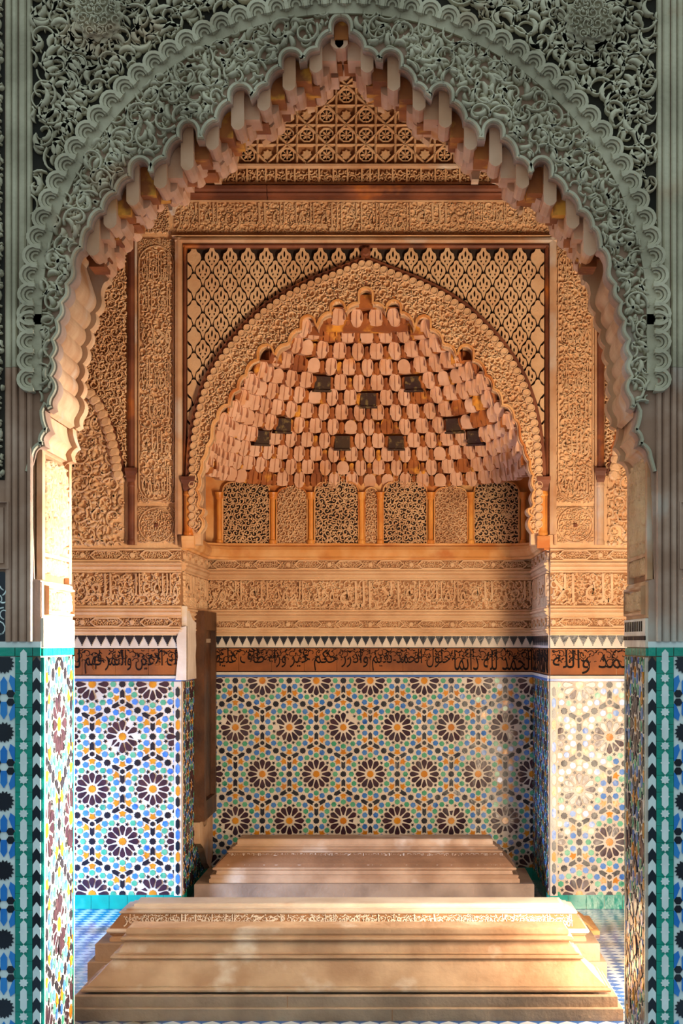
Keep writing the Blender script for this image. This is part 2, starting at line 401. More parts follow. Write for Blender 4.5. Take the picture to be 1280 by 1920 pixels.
PL = [p for p in PL]; PL[-1] = (JU, zj0)
LEFT = PL+[(JU, zj1), (-JH, zj1-.005), (-JH, 0.0)]
RIGHT = mirror(LEFT)[::-1]
OPEN = RIGHT+LEFT[1:]                                        # right foot - apex - left foot
MEAN = [BK(x, y) for x, y in [(648.7, 140), (628, 172), (595, 202), (545, 233), (500, 272), (450, 305), (400, 350), (345, 388), (285, 425), (238, 475), (209, 532)]]

wb = {545: 11, 570: 52, 597: 107, 622: 124, 650: 164, 677: 196, 707: 219, 735: 238, 762: 252, 787: 272, 830: 293, 860: 304, 891: 311, 925: 314}
def W0(x, y): return ((x-686)/KW, CZ-(y-VY)/KW)
ops2 = [('M', 686, 546), ('Q', 673, 559), ('L', 673, 574), ('Q', 650, 590), ('L', 648, 584), ('V', 634, 570), ('Q', 621, 583), ('L', 621, 592), ('Q', 597, 620), ('L', 593, 612), ('V', 579, 598), ('Q', 566, 611), ('L', 566, 623), ('Q', 544, 648), ('L', 540, 651),
        ('Q', 520, 670), ('L', 516, 667), ('V', 502, 652), ('Q', 487, 666), ('L', 487, 680), ('Q', 465, 707), ('L', 463, 709), ('Q', 450, 733), ('L', 446, 735), ('Q', 434, 762), ('L', 430, 763), ('Q', 412, 788), ('L', 409, 791), ('Q', 402, 815),
        ('B', 393, 838, 3), ('B', 383, 866, 3), ('B', 377, 893, 3), ('B', 374, 920, 4), ('B', 376, 945, 4), ('B', 386, 955, -3), ('B', 379, 968, 3), ('B', 384, 990, 4), ('L', 377, 1000)]
P2L = [W0(x, y) for x, y in profile(ops2)]
OUTC = [(686, 491), (644, 508), (593, 527), (542, 551), (497, 580), (458, 617), (427, 653), (402, 690), (382, 732), (370, 775), (362, 820), (358, 869), (357, 919), (358, 1000)]
def spline(pts, n):
    pts = np.array(pts, float); d = np.r_[0, np.cumsum(np.linalg.norm(np.diff(pts, axis=0), axis=1))]
    t = np.linspace(0, d[-1], n); return np.stack([np.interp(t, d, pts[:, 0]), np.interp(t, d, pts[:, 1])], 1)
def smooth_curve(pts, n):
    P = spline(pts, n*4)
    for _ in range(30): P[1:-1] = (P[:-2]+2*P[1:-1]+P[2:])/4
    return spline(P, n)
OCL = smooth_curve([W0(x, y) for x, y in OUTC], 46)          # left half of the band outline (apex first)

# ------------------------------------------------------------------ structure
TOPZ = 5.5
mb = MB(); mb.box(LOC, -4.5, 4.5, 4.0, 12.0, -.2, 0.0)
def floor_mat():
    m = bpy.data.materials.new('patterned_floor_tiles'); m.use_nodes = True; nt = m.node_tree; N = nt.nodes; L = nt.links
    b = N['Principled BSDF']; b.inputs['Roughness'].default_value = .16
    g = N.new('ShaderNodeNewGeometry'); mp = N.new('ShaderNodeMapping'); mp.inputs['Rotation'].default_value = (0, 0, math.radians(45))
    L.new(g.outputs['Position'], mp.inputs['Vector'])
    ch = N.new('ShaderNodeTexChecker'); ch.inputs['Scale'].default_value = 17; ch.inputs['Color1'].default_value = (*s2l((190, 198, 206)), 1); ch.inputs['Color2'].default_value = (*s2l((26, 84, 156)), 1)
    L.new(mp.outputs['Vector'], ch.inputs['Vector'])
    n = N.new('ShaderNodeTexNoise'); n.inputs['Scale'].default_value = 2.2; L.new(g.outputs['Position'], n.inputs['Vector'])
    r = N.new('ShaderNodeValToRGB'); r.color_ramp.elements[0].position = .52; r.color_ramp.elements[1].position = .66
    L.new(n.outputs['Fac'], r.inputs['Fac'])
    mx = N.new('ShaderNodeMix'); mx.data_type = 'RGBA'; mx.blend_type = 'MULTIPLY'; L.new(r.outputs['Color'], mx.inputs['Factor'])
    L.new(ch.outputs['Color'], mx.inputs[6]); mx.inputs[7].default_value = (*s2l((176, 150, 120)), 1)
    L.new(mx.outputs[2], b.inputs['Base Color'])
    return m
struct(obj('floor', mb, floor_mat()))
mb = MB(); mb.box(LOC, -3.3, 3.3, YF, YN+.35, TOPZ, TOPZ+.2)
struct(obj('ceiling', mb, M['wood']))

XL, XR = -1.95, 1.40
def wall_with_opening(op, xl, xr): return [(xl, 0)]+[(x, z) for x, z in op[::-1]]+[(xr, 0), (xr, TOPZ), (xl, TOPZ)]
AXW = -.013
OPN = [(x+(AXW if z > 2.2 else 0), z) for x, z in OPEN]
# mid-wall outline: opened up behind the lip where the cells hang
def offset_curve(P, d):
    P = np.asarray(P, float); T = np.gradient(P, axis=0); T /= np.linalg.norm(T, axis=1)[:, None]
    return P+np.stack([T[:, 1], -T[:, 0]], 1)*d
ML = [tuple(p) for p in offset_curve(MEAN, .10)]
if ML[0][1] < MEAN[0][1]: ML = [tuple(p) for p in offset_curve(MEAN, -.10)]
lowP = [p for p in LEFT if p[1] < 3.03]
MIDL = [(0, ML[0][1]+.06)]+ML+[(x-.022, z) for x, z in lowP[:-3]]+lowP[-3:]
MID = [(x+(AXW if z > 2.2 else 0), z) for x, z in (mirror(MIDL)[::-1]+MIDL[1:])]
mb = MB()
mb.prism(FF, wall_with_opening(OPN, XL, XR), -.09, 0, tess=True, back=True)
mb.prism(FF, wall_with_opening(MID, XL, XR), -(YB-YF)+.07, -.08, tess=True, back=True, m=1)
mb.prism(FB, wall_with_opening(OPN, XL, XR), 0, .08, tess=True, back=True, m=1)
mb.box(FB, -3.3, XL, 0, TOPZ, 0, YB-YF, m=1); mb.box(FB, 2.35, 3.3, 0, TOPZ, 0, YB-YF, m=1); mb.box(FB, XR, 2.35, 2.4, TOPZ, 0, YB-YF, m=1)
wall_front = struct(obj('wall_front', mb, [M['front_plain'], M['plaster_plain']]))

for s_, nm in ((-1, 'wall_left'), (1, 'wall_right')):  # unseen side walls, added to keep sky light out; openings hold the side lamps
    mb = MB(); x0, x1 = sorted((s_*3.3, s_*3.5))
    for a, b, c, d in ((YF, 7.2, 0, TOPZ), (7.2, 9.3, 2.1, TOPZ), (9.3, YW+.1, 0, TOPZ)): mb.box(LOC, x0, x1, a, b, c, d)
    struct(obj(nm, mb, M['plaster_plain']))
# far wall with the recess
P2 = mirror(P2L)[::-1]+P2L[1:]
ZL = 2.19
op2 = [(NH, 0), (NH, ZL), (P2[0][0], ZL)]+P2+[(P2[-1][0], ZL), (-NH, ZL), (-NH, 0)]
mb = MB(); mb.prism(FW, [(-3.3, 0)]+op2[::-1]+[(3.3, 0), (3.3, TOPZ), (-3.3, TOPZ)], -.10, 0, tess=True, back=True)
struct(obj('wall_back', mb, M['plaster']))
mb = MB(); mb.box(FNL, YW+.02, YN+.1, 0, 3.1, -.25, 0); struct(obj('wall_niche_left', mb, M['plaster_plain']))
mb = MB(); mb.box(FNR, -YN-.1, -YW-.02, 0, 3.1, -.25, 0); struct(obj('wall_niche_right', mb, M['plaster_plain']))
mb = MB(); mb.box(FN, -NH, NH, 0, 3.1, -.25, 0); struct(obj('wall_niche_back', mb, M['plaster_orange']))

# ------------------------------------------------------------------ near wall: spandrel, archivolt, muqarnas arch
CZA = PF(0, 594)[1]; RA = 585/KF
pipO = pip(OPN)
def ring_r(p): return np.hypot(p[:, 0]*1.0, np.maximum(p[:, 1]-CZA, 0)*1.0)+np.where(p[:, 1] < CZA, 0, 0)
def in_spandrel(p):
    r = np.hypot(p[:, 0], p[:, 1]-CZA-.02)
    return (np.abs(p[:, 0]) < 1.185) & (p[:, 1] > PF(0, 700)[1]) & (p[:, 1] < 4.2) & (r > RA+.035) & (p[:, 1] > CZA-.02)
def in_band(p):
    r = np.where(p[:, 1] > CZA, np.hypot(p[:, 0], p[:, 1]-CZA), np.abs(p[:, 0]))
    return (r < RA-.03) & (p[:, 1] > PF(0, 770)[1]) & ~pipO(p) & ~pipO(p+np.array([.02, -.015])) & ~pipO(p+np.array([-.02, -.015]))
t = thing('carved_spandrel', 'grey green pierced arabesque plaster field filling the corners above the big arch', 'plaster carving', (0, YF, 3.6))
for s in (-1, 1):
    arc = [(s*(RA+.02)*math.sin(a), CZA+(RA+.02)*math.cos(a)) for a in np.linspace(0, math.pi/2, 40)]
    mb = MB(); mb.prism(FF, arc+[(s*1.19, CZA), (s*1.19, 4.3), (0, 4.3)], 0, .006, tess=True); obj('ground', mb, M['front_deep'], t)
mb = MB(); scrolls(mb, FF, (-1.2, 1.2, 2.7, 4.2), in_spandrel, .105, .004, .036, 3, wid=.075, leaf=.21, nleaf=5, turns=.85, top=.8, flat=True, ll_=(.6, .95), cv=(1.6, 3.0))
scrolls(mb, FF, (-1.16, 1.2, 2.74, 4.2), in_spandrel, .090, .004, .024, 9, wid=.07, leaf=.19, nleaf=4, turns=.6, top=.8, flat=True, ll_=(.6, .9), cv=(1.6, 3.0))
obj('vine_scrolls', mb, M['front'], t, kind='stuff')
for px, py in ((186, 36), (1104, 42)):
    u, v = PF(px, py); q = MB()
    lob = [((.092+.008*math.cos(12*a))*math.cos(a), (.092+.008*math.cos(12*a))*math.sin(a)) for a in np.linspace(0, 2*math.pi, 72, endpoint=False)]
    q.prism(FF, xf(lob, u, v, 0), 0, .042, cham=.006); md = obj('medallion', q, M['front'], t)
    q = MB(); scrolls(q, FF, (u-.09, u+.09, v-.09, v+.09), lambda p: np.hypot(p[:, 0]-u, p[:, 1]-v) < .085, .04, .041, .056, 5, wid=.2, leaf=.34); sub('rosette_scrolls', q, M['front'], md, kind='stuff')

t = thing('scalloped_archivolt', 'pale grey scalloped band of curled lobes edging the big near arch', 'arch moulding', (0, YF, 2.8))
# one lobe: two nested curls and a boss
q = MB(); n = 11; aa = np.linspace(math.radians(-20), math.radians(200), n)
for r, ww, h in ((.039, .020, .050), (.027, .016, .042), (.015, .014, .032)):
    q.ribbon(LOC, np.stack([r*np.cos(aa), r*1.1*np.sin(aa)], 1), ww, 0.0, h, top=.6)
q.prism(LOC, [(-.036, -.04), (.036, -.04), (.036, 0), (.028, .022), (0, .036), (-.028, .022), (-.036, 0)], 0, .020)
lobe = q.mesh('lobe', [M['front']])
pts = []
for s in (-1, 1):
    for k in range(26):
        a = (k+.5)*.0615
        if CZA+RA*math.cos(a) < 4.12: pts.append((s*RA*math.sin(a), CZA+RA*math.cos(a), -s*a))
    for k in range(4): pts.append((s*RA, CZA-.03-.072*k, -s*math.pi/2))
for u, v, a in pts: link('lobe', lobe, t, FF.mat(u, v, .002, a))
t = thing('arch_relief_band', 'grey green carved leaf relief between the scallops and the stepped arch edge', 'plaster carving', (0, YF, 3.3))
mb = MB(); scrolls(mb, FF, (-1.2, 1.2, 2.4, 4.2), in_band, .092, .0, .030, 21, wid=.14, leaf=.30, nleaf=5, turns=.9, top=.45, ll_=(.6, .95), cv=(1.6, 3.2))
scrolls(mb, FF, (-1.17, 1.2, 2.43, 4.2), in_band, .058, .0, .020, 22, wid=.18, leaf=.36, nleaf=3, turns=.6, top=.45, ll_=(.6, .9))
obj('leaf_relief', mb, M['front'], t, kind='stuff')
t = thing('stepped_arch_edge', 'stepped and cusped rim of the big near arch facing the viewer', 'arch moulding', (0, YF, 2.4))
E1 = [(x+AXW, z) for x, z in PL]
for s in (0, 1):
    P = E1 if s == 0 else [(2*AXW-x, z) for x, z in E1]
    P = np.array(P); o = offset_curve(P, .014); o2 = offset_curve(P, -.014)
    off = o if not pipO(o[::7]).mean() > .5 else o2
    mb = MB(); mb.ribbon(FF, off, .016, 0, .018, top=.6); obj('rim', mb, M['front'], t)

t = thing('muqarnas_arch', 'tiers of little arched cells lining the thickness of the big near arch', 'muqarnas', (0, (YF+YB)/2, 3.4))
rnd = random.Random(4)
mc = np.array(MEAN); dd = np.r_[0, np.cumsum(np.linalg.norm(np.diff(mc, axis=0), axis=1))]
def mean_at(s, off):
    x = np.interp(s, dd, mc[:, 0]); z = np.interp(s, dd, mc[:, 1]); e = 1e-3
    x2 = np.interp(s+e, dd, mc[:, 0]); z2 = np.interp(s+e, dd, mc[:, 1]); tx, tz = x2-x, z2-z; l = math.hypot(tx, tz) or 1
    return (x+tz/l*off, z-tx/l*off)
sgn = -1 if mean_at(.6, .1)[1] < mean_at(.6, 0)[1] else 1
NLAY = 4; LT = (YB-YF-.17)/NLAY; DS = .062
def back_ok(pl, Y, mg=.036):
    g = YB/Y; q = np.array([(CX+(x-CX)*g, CZ+(z-CZ)*g-mg) for x, z in pl]); return not pipO(q).any()
for j in range(NLAY):
    ph = (j*.5) % 1.0; h1 = -.088-j*LT; K = int(dd[-1]/DS); Yl = YF-h1
    for s in (-1, 1):
        for k in range(0, K):
            a = max(0, (k+ph)*DS); b = min(dd[-1], a+DS)
            if b-a < .02: continue
            def X(P): return [(s*-x+AXW, z) if s == 1 else (x+AXW, z) for x, z in P]
            c0 = mean_at((a+b)/2, 0); tall = (k+j) % 2 == 0
            if k == 0 and ph == 0 and s == 1: c0 = (0.0, c0[1])
            hw_ = .0245 if tall else .030; pr = .05 if tall else .012; Ht = (.115 if tall else .075)+(.05 if j == 0 else 0)
            for lift in np.arange(-.05, .2, .008):             # hangs as low as it can without showing below the far lip
                zb_ = c0[1]+lift
                foot = [(c0[0]-hw_, zb_), (c0[0]-hw_*.6, zb_-.012), (c0[0], zb_-.018), (c0[0]+hw_*.6, zb_-.012), (c0[0]+hw_, zb_)] if tall else [(c0[0]-hw_, zb_), (c0[0]+hw_, zb_)]
                if back_ok(X(foot), Yl-pr): break
            pl = foot+[(c0[0]+hw_*math.cos(g), zb_+Ht-hw_*1.2+hw_*1.3*math.sin(g)) for g in np.linspace(0, math.pi, 9)]
            q = MB(); q.prism(FF, X(pl), h1-LT-.02, h1+pr, tess=True)
            if tall: q.ribbon(FF, X([(c0[0]+hw_*.9*math.cos(g), zb_+Ht-hw_*1.2+hw_*1.2*math.sin(g)) for g in np.linspace(0, math.pi, 9)]), .007, h1+pr-.004, h1+pr+.006)
            obj('cell', q, M['muq'] if tall or k % 3 == 1 else M['muq_or'], t)
            # vault block behind the plate
            p0 = (c0[0]+.04, zb_+Ht*.55); q = MB(); q.prism(FF, X([(c0[0]-.045, zb_+Ht*.5), (c0[0]+.045, zb_+Ht*.5+.0), (c0[0]+.045, zb_+Ht+.12), (c0[0]-.045, zb_+Ht+.12)]), h1-LT, h1-.02, tess=True); obj('vault_block', q, M['muq_or'], t)

q = MB(); q.box(FF, -.07+AXW, .07+AXW, 3.90, 4.3, -.24, -.092); q.box(FF, -.027+AXW, .027+AXW, 3.905, 3.985, -.1, -.03); obj('crown', q, M['muq_or'], t)
# ------------------------------------------------------------------ zellij
TK = {'centre': ('t_gold', star(12, .068, .056)), 'petal': ('t_purple', [(.104, .011), (.195, .044), (.235, .048), (.262, .026), (.276, 0), (.262, -.026), (.235, -.048), (.195, -.044), (.104, -.011)]),
      'spark': ('t_black', star(5, .038, .017)), 'green': ('t_green', ngon(6, .051)), 'blue': ('t_blue', [(.056, 0), (.026, .048), (-.030, .042), (-.048, 0), (-.030, -.042), (.026, -.048)]),
      'knot': ('t_black', star(10, .060, .048)), 'hexa': ('t_black', ngon(6, .042, math.pi/6)),
      'arrow': ('t_black', [(.058, .036), (.165, .036), (.205, 0), (.165, -.036), (.058, -.036), (.076, 0)]),
      'chev': ('t_gold', [(.074, 0), (.096, .062), (.130, .034), (.172, .034), (.154, 0), (.172, -.034), (.130, -.034), (.096, -.062)])}
def zellij_tiles(u0, u1, v0, v1, a, su, sv):
    out = []; r3 = math.sqrt(3)/2
    r0 = int(math.floor((sv-v1)/(a*r3)))-1; r1 = int(math.ceil((sv-v0)/(a*r3)))+1
    for r in range(r0, r1+1):
        cv = sv-r*a*r3; off = (r % 2)*.5*a
        for k in range(int((u0-su)/a)-2, int((u1-su)/a)+3):
            cu = su+off+k*a
            out.append(('centre', cu, cv, 0))
            for i in range(12):
                b = math.radians(30*i); e = b+math.radians(15)
                out.append(('petal', cu, cv, b))
                out.append(('spark', cu+.292*a*math.cos(e), cv+.292*a*math.sin(e), e))
                out.append(('green', cu+.350*a*math.cos(b), cv+.350*a*math.sin(b), b))
                out.append(('blue', cu+.410*a*math.cos(e), cv+.410*a*math.sin(e), e))
            for i in range(3):
                b = math.radians(60*i); out.append(('knot', cu+.5*a*math.cos(b), cv+.5*a*math.sin(b), b))
            for g, base in ((math.radians(30), 60), (math.radians(90), 0)):
                gu, gv = cu+.57735*a*math.cos(g), cv+.57735*a*math.sin(g)
                out.append(('hexa', gu, gv, 0))
                for i in range(3):
                    st = g+math.pi+math.radians(120*i)          # towards a star
                    out.append(('chev', gu, gv, st)); out.append(('arrow', gu, gv, st+math.pi))
    return out
RT = random.Random(77)
ORDER = ['t_gold', 't_purple', 't_black', 't_green', 't_blue']
def zellij(t, fr, u0, u1, v0, v1, a, su, sv, limit=300, h=.008):
    mb = MB(); mb.box(fr, u0, u1, v0, v1, -.01, h); obj('grout_bed', mb, M['t_white'], t)
    meshes = {}; stuff = MB(); whole = []; parts = []
    for kind, u, v, ang in zellij_tiles(u0, u1, v0, v1, a, su, sv):
        mt, poly = TK[kind]; P = xf(poly, u, v, ang, a); xs = [p[0] for p in P]; ys = [p[1] for p in P]
        if max(xs) < u0 or min(xs) > u1 or max(ys) < v0 or min(ys) > v1: continue
        if min(xs) >= u0 and max(xs) <= u1 and min(ys) >= v0 and max(ys) <= v1: whole.append((abs(area2(P)), kind, u, v, ang, P))
        else:
            C = clip_rect(P, u0, u1, v0, v1)
            if len(C) >= 3 and abs(area2(C)) > 2e-6: stuff.prism(fr, C, h-.002, h+.003, m=ORDER.index(mt))
    whole.sort(key=lambda x: -x[0])
    for i, (A, kind, u, v, ang, P) in enumerate(whole):
        mt = TK[kind][0]
        if i < limit:
            if kind not in meshes:
                q = MB(); q.prism(LOC, [(x*a, y*a) for x, y in TK[kind][1]], -.002, .003, cham=.0015); meshes[kind] = q.mesh('tile', [M[mt]])
            link('tile', meshes[kind], t, fr.mat(u, v, h, ang) @ Matrix.Rotation(RT.gauss(0, .022), 4, 'X') @ Matrix.Rotation(RT.gauss(0, .022), 4, 'Y'))
        else:
            gx, gy = RT.gauss(0, .022), RT.gauss(0, .022); PP = P if area2(P) > 0 else P[::-1]
            stuff.prism(fr, PP, h-.002, np.array([h+.003+gx*(x-u)+gy*(y-v) for x, y in PP]), m=ORDER.index(mt))
    if stuff.v: obj('small_tiles', stuff, [M[k] for k in ORDER], t, kind='stuff')

# ------------------------------------------------------------------ wall bands shared by the flanks and the recess
Z = {k: (zw(b), zw(a)) for k, (a, b) in dict(strip1=(1031, 1051), mold1=(1051, 1072), insc=(1072, 1137), mold2=(1137, 1157), strip2=(1157, 1176), mold3=(1176, 1191), cren=(1191, 1215),
     text=(1215, 1267), line=(1267, 1278), zel=(1278, 1679), base=(1679, 1706)).items()}
HALFROUND = lambda v0, v1, h, n=6: [(v0+(v1-v0)*i/n, h*math.sin(math.pi*i/n)) for i in range(n+1)]
def cornice_prof(v0, v1, d=.03):
    H = v1-v0
    return [(v0, 0), (v0, .35*d), (v0+.18*H, .35*d), (v0+.22*H, .55*d), (v0+.45*H, .9*d), (v0+.5*H, .6*d), (v0+.56*H, .6*d), (v0+.62*H, d), (v0+.8*H, d), (v0+.84*H, .45*d), (v1, .45*d), (v1, 0)]
def strip_band(where, fr, u0, u1, key, seed, d=.012):
    v0, v1 = Z[key]; up = 'upper' if key == 'strip1' else 'lower'
    t = thing('cartouche_strip', '%s narrow strip of pointed carved cartouches %s' % (up, where), 'frieze', tuple(fr.p((u0+u1)/2, v0, 0)), 'cartouche strips')
    mb = MB(); mb.box(fr, u0, u1, v0, v1, -.01, .004); obj('ground', mb, M['plaster_deep'], t)
    pit = .283; n = max(1, round((u1-u0)/pit)); pit = (u1-u0)/n; H = v1-v0; vm = (v0+v1)/2
    mb = MB(); scrolls(mb, fr, (u0, u1, v0, v1), rect_in(u0+.004, u1-.004, v0+.008, v1-.008), .026, .002, .014, seed, wid=.26, leaf=.4, npt=8, nleaf=2); obj('script_relief', mb, M['plaster'], t, kind='stuff')
    for i in range(n):
        c = u0+(i+.5)*pit; a = pit*.33
        q = MB(); q.ribbon(fr, [(c-a, vm), (c-a+.03, v1-.006), (c+a-.03, v1-.006), (c+a, vm), (c+a-.03, v0+.006), (c-a+.03, v0+.006)], .012, .002, .024, closed=True, top=.7); obj('cartouche', q, M['plaster'], t)
        q = MB(); q.prism(fr, xf(ngon(8, .016), u0+i*pit+.002 if i else u0+.02, vm, 0), .002, .02, cham=.004); obj('boss', q, M['plaster'], t)
    for e in (v0, v1):
        q = MB(); q.mold(fr, u0, u1, [(e-.004, .002), (e-.004, .018), (e+.004, .018), (e+.004, .002)]); obj('fillet', q, M['plaster'], t)
STEM = 'plaster'
def inscription(where, fr, u0, u1, v0, v1, words, seed, c=.05, name='inscription_frieze', label=None, h=.02):
    t = thing(name, label or 'broad carved plaster inscription over vine scrolls %s' % where, 'frieze', tuple(fr.p((u0+u1)/2, v0, 0)), 'carved inscription friezes')
    mb = MB(); mb.box(fr, u0, u1, v0, v1, -.01, .003); obj('ground', mb, M['plaster_deep'] if h > .018 else M['plaster'], t)
    mb = MB(); scrolls(mb, fr, (u0, u1, v0, v1), rect_in(u0+.006, u1-.006, v0+.006, v1-.006), c, .001, h*.8, seed, wid=.24, leaf=.46, nleaf=4, turns=1.0, top=.4); obj('vine_relief', mb, M['plaster'], t, kind='stuff')
    n = len(words); du = (u1-u0)/n
    for i, s in enumerate(words):
        q = MB(); lettering(q, fr, s, u1-(i+1)*du+.02, u1-i*du-.02, v0+.02*(v1-v0)/.2, v1-.012, .001, h*1.15); obj('lettering', q, M['plaster'], t)
    for e in (v0, v1):
        q = MB(); q.mold(fr, u0, u1, [(e-.005, .002), (e-.005, h), (e+.005, h), (e+.005, .002)]); obj('fillet', q, M['plaster'], t)
    return t
CREN = None
def cren_poly(w, H):
    L = [(w/2, 0)]; n = 5
    for i in range(n):
        x = w/2*(1-(i+.75)/n); z = -H*(i+1)/(n+1); L += [(x+w*.10, z+.0), (x, z)]
    return [(-x, z) for x, z in L][::-1][:0]+L+[(.003, -H)]+[(-.003, -H)]+[(-x, z) for x, z in L][::-1]
def bands(where, fr, u0, u1, seed, twords, cwords, star0, full=True, limit=300, side=0):
    g = 'wall bands'
    if full: strip_band(where, fr, u0, u1, 'strip1', seed)
    for key, nm, up in (('mold1', 'upper', 'between the top strip and the carved inscription'), ('mold2', 'middle', 'under the carved inscription'), ('mold3', 'lowest', 'above the toothed tile border')):
        v0, v1 = Z[key]; t = thing('moulding', 'plain ridged plaster moulding %s %s' % (up, where), 'moulding', tuple(fr.p((u0+u1)/2, v0, 0)), 'plaster mouldings')
        q = MB(); q.mold(fr, u0, u1, cornice_prof(v0, v1, .034 if key != 'mold3' else .026)); obj('ridges', q, M['plaster'], t)
    if full:
        inscription(where, fr, u0, u1, *Z['insc'], cwords, seed+1)
        strip_band(where, fr, u0, u1, 'strip2', seed+2)
    v0, v1 = Z['cren']
    t = thing('toothed_tile_border', 'white tile border with black sawtooth trees %s' % where, 'tile border', tuple(fr.p((u0+u1)/2, v0, 0)), 'toothed tile borders')
    q = MB(); q.box(fr, u0, u1, v0, v1, -.01, .008); obj('white_strip', q, M['t_white'], t)
    pit = .0548; n = max(1, int((u1-u0)/pit)); pit = (u1-u0)/n
    q = MB(); q.prism(LOC, cren_poly(pit*.92, v1-v0-.016), -.002, .003); me = q.mesh('tile', [M['t_black']])
    for i in range(n): link('tile', me, t, fr.mat(u0+(i+.5)*pit, v1-.002, .008))
    v0, v1 = Z['text']
    t = thing('lettered_tile_frieze', 'brown tile frieze with black script and curls %s' % where, 'tile frieze', tuple(fr.p((u0+u1)/2, v0, 0)), 'lettered tile friezes')
    n = max(1, round((u1-u0)/.215)); du = (u1-u0)/n
    for i in range(n):
        q = MB(); q.box(fr, u0+i*du+.0012, u0+(i+1)*du-.0012, v0+.001, v1-.001, -.01, .007); obj('tile', q, M['t_brown'], t)
    q = MB(); k = len(twords); dk = (u1-u0)/k; H = v1-v0
    for i, s in enumerate(twords): lettering(q, fr, s, u1-(i+1)*dk+.015, u1-i*dk-.012, v0+.010, v0+H*.94, .006, .0095)
    obj('lettering', q, M['ink'], t)
    q = MB(); scrolls(q, fr, (u0, u1, v0+H*.50, v1), rect_in(u0+.004, u1-.004, v0+H*.46, v1-.006), .046, .006, .009, seed+5, wid=.14, leaf=.24, turns=.75, nleaf=2, npt=10); obj('curls', q, M['ink'], t, kind='stuff')
    for e in (v0+.003, v1-.003):
        q = MB(); q.box(fr, u0, u1, e-.003, e+.003, .006, .009); obj('black_line', q, M['ink'], t)
    v0, v1 = Z['line']
    t = thing('tile_line', 'white and blue tile line above the star mosaic %s' % where, 'tile border', tuple(fr.p((u0+u1)/2, v0, 0)), 'tile lines')
    q = MB(); q.box(fr, u0, u1, v0+.018, v1, -.01, .012); obj('white_line', q, M['t_white'], t)
    q = MB(); q.box(fr, u0, u1, v0+.002, v0+.017, -.01, .014); obj('blue_line', q, M['bluegl'], t)
    v0, v1 = Z['zel']
    t = thing('star_mosaic', 'star patterned glazed tile mosaic %s' % where, 'tile mosaic', tuple(fr.p((u0+u1)/2, v0, 0)), 'star mosaics')
    zellij(t, fr, u0, u1, v0, v1, .3635, star0[0], star0[1], limit)
    v0, v1 = Z['base']
    t = thing('skirting_tiles', 'row of plain green skirting tiles at the floor %s' % where, 'skirting', tuple(fr.p((u0+u1)/2, v0, 0)), 'skirting tiles')
    n = max(1, round((u1-u0)/.11)); du = (u1-u0)/n; q = MB(); q.box(LOC, .001, du-.001, .001, v1-v0-.001+max(0, v0), -.01, .012); me = q.mesh('tile', [M['t_teal']])
    for i in range(n): link('tile', me, t, fr.mat(u0+i*du, 0, 0))
XE = 2.3
sl = PW(229.7, 1381); sr = PW(1085.3, 1284)
bands('on the wall left of the recess', FW, -XE, -NH, 11, ['لك الاعين والتمر فهم'[::1], 'لله الامر وحده'], ['والله غالب', 'العز لله', 'الملك'], sl)
bands('on the wall right of the recess', FW, NH, XE, 31, ['يقين', 'محمد والله'], ['الملك', 'والله العز', 'لله الا'], sr)
sn = PN(542.5, 1363.7)
bands('on the back of the recess', FN, -NH, NH, 51, ['الحمد لله دائما', 'حلول الحمد نعيم', 'وادرر حكم خير', 'وراء طاف عليهم'], ['العز لله', 'والملك لله', 'الا الله', 'وحده الحمد', 'لله الامر'], sn)
bands('on the left cheek of the recess', FNL, YW+.02, YN-.01, 71, ['لله الملك', 'الحمد'], ['العز لله'], (YW+.2, sn[1]), limit=60)
bands('on the right cheek of the recess', FNR, -YN+.01, -YW-.02, 91, ['لله الملك', 'الحمد'], ['العز لله'], (-YW-.2, sn[1]), limit=60)
for s, w_ in ((-1, 'left'), (1, 'right')):
    t = thing('corner_tile_column', 'narrow column of blue and dark hexagon tiles at the %s recess corner' % w_, 'tile border', (s*(NH+.02), YW, .1), 'corner tile columns')
    q = MB(); q.box(FW, s*NH if s > 0 else -NH-.045, NH+.045 if s > 0 else -NH, Z['base'][1], Z['zel'][1], .0, .014); obj('white_strip', q, M['t_white'], t)
    z = Z['base'][1]+.035; i = 0; ms = [MB() for _ in range(3)]
    for a in ms: a.prism(LOC, [(0, -.032), (.012, -.018), (.012, .018), (0, .032), (-.012, .018), (-.012, -.018)], -.002, .003)
    ms = [a.mesh('tile', [M[k]]) for a, k in zip(ms, ('t_navy', 't_blue', 't_gold'))]
    while z < Z['zel'][1]-.03:
        link('tile', ms[0 if i % 2 == 0 else (1 if i % 6 != 3 else 2)], t, FW.mat(s*(NH+.0225), z, .014)); z += .066; i += 1

# broken white plaster on the left corner of the recess
t = thing('worn_corner_plaster', 'bare whitish plaster patch on the left recess corner beside the wooden shutter', 'plaster', (-NH, YW+.2, 1.38))
q = MB(); rnd = random.Random(8)
edge = [(YW-.0, 1.375), (YW+.46, 1.375)]+[(YW+.46-.04*rnd.random(), 1.375+.07*i) for i in range(1, 6)]+[(YW+.3, 1.74), (YW+.22, 1.76), (YW+.12, 1.80), (YW, 1.82)]
q.prism(FNL, edge, .0, .03, tess=True); obj('patch', q, M['white_pl'], t)
q = MB(); q.prism(FW, [(-NH-.035, 1.375), (-NH+.03, 1.375), (-NH+.03, 1.70), (-NH-.006, 1.69), (-NH-.03, 1.62), (-NH-.02, 1.52)], -.02, .02, tess=True); obj('patch', q, M['white_pl'], t)

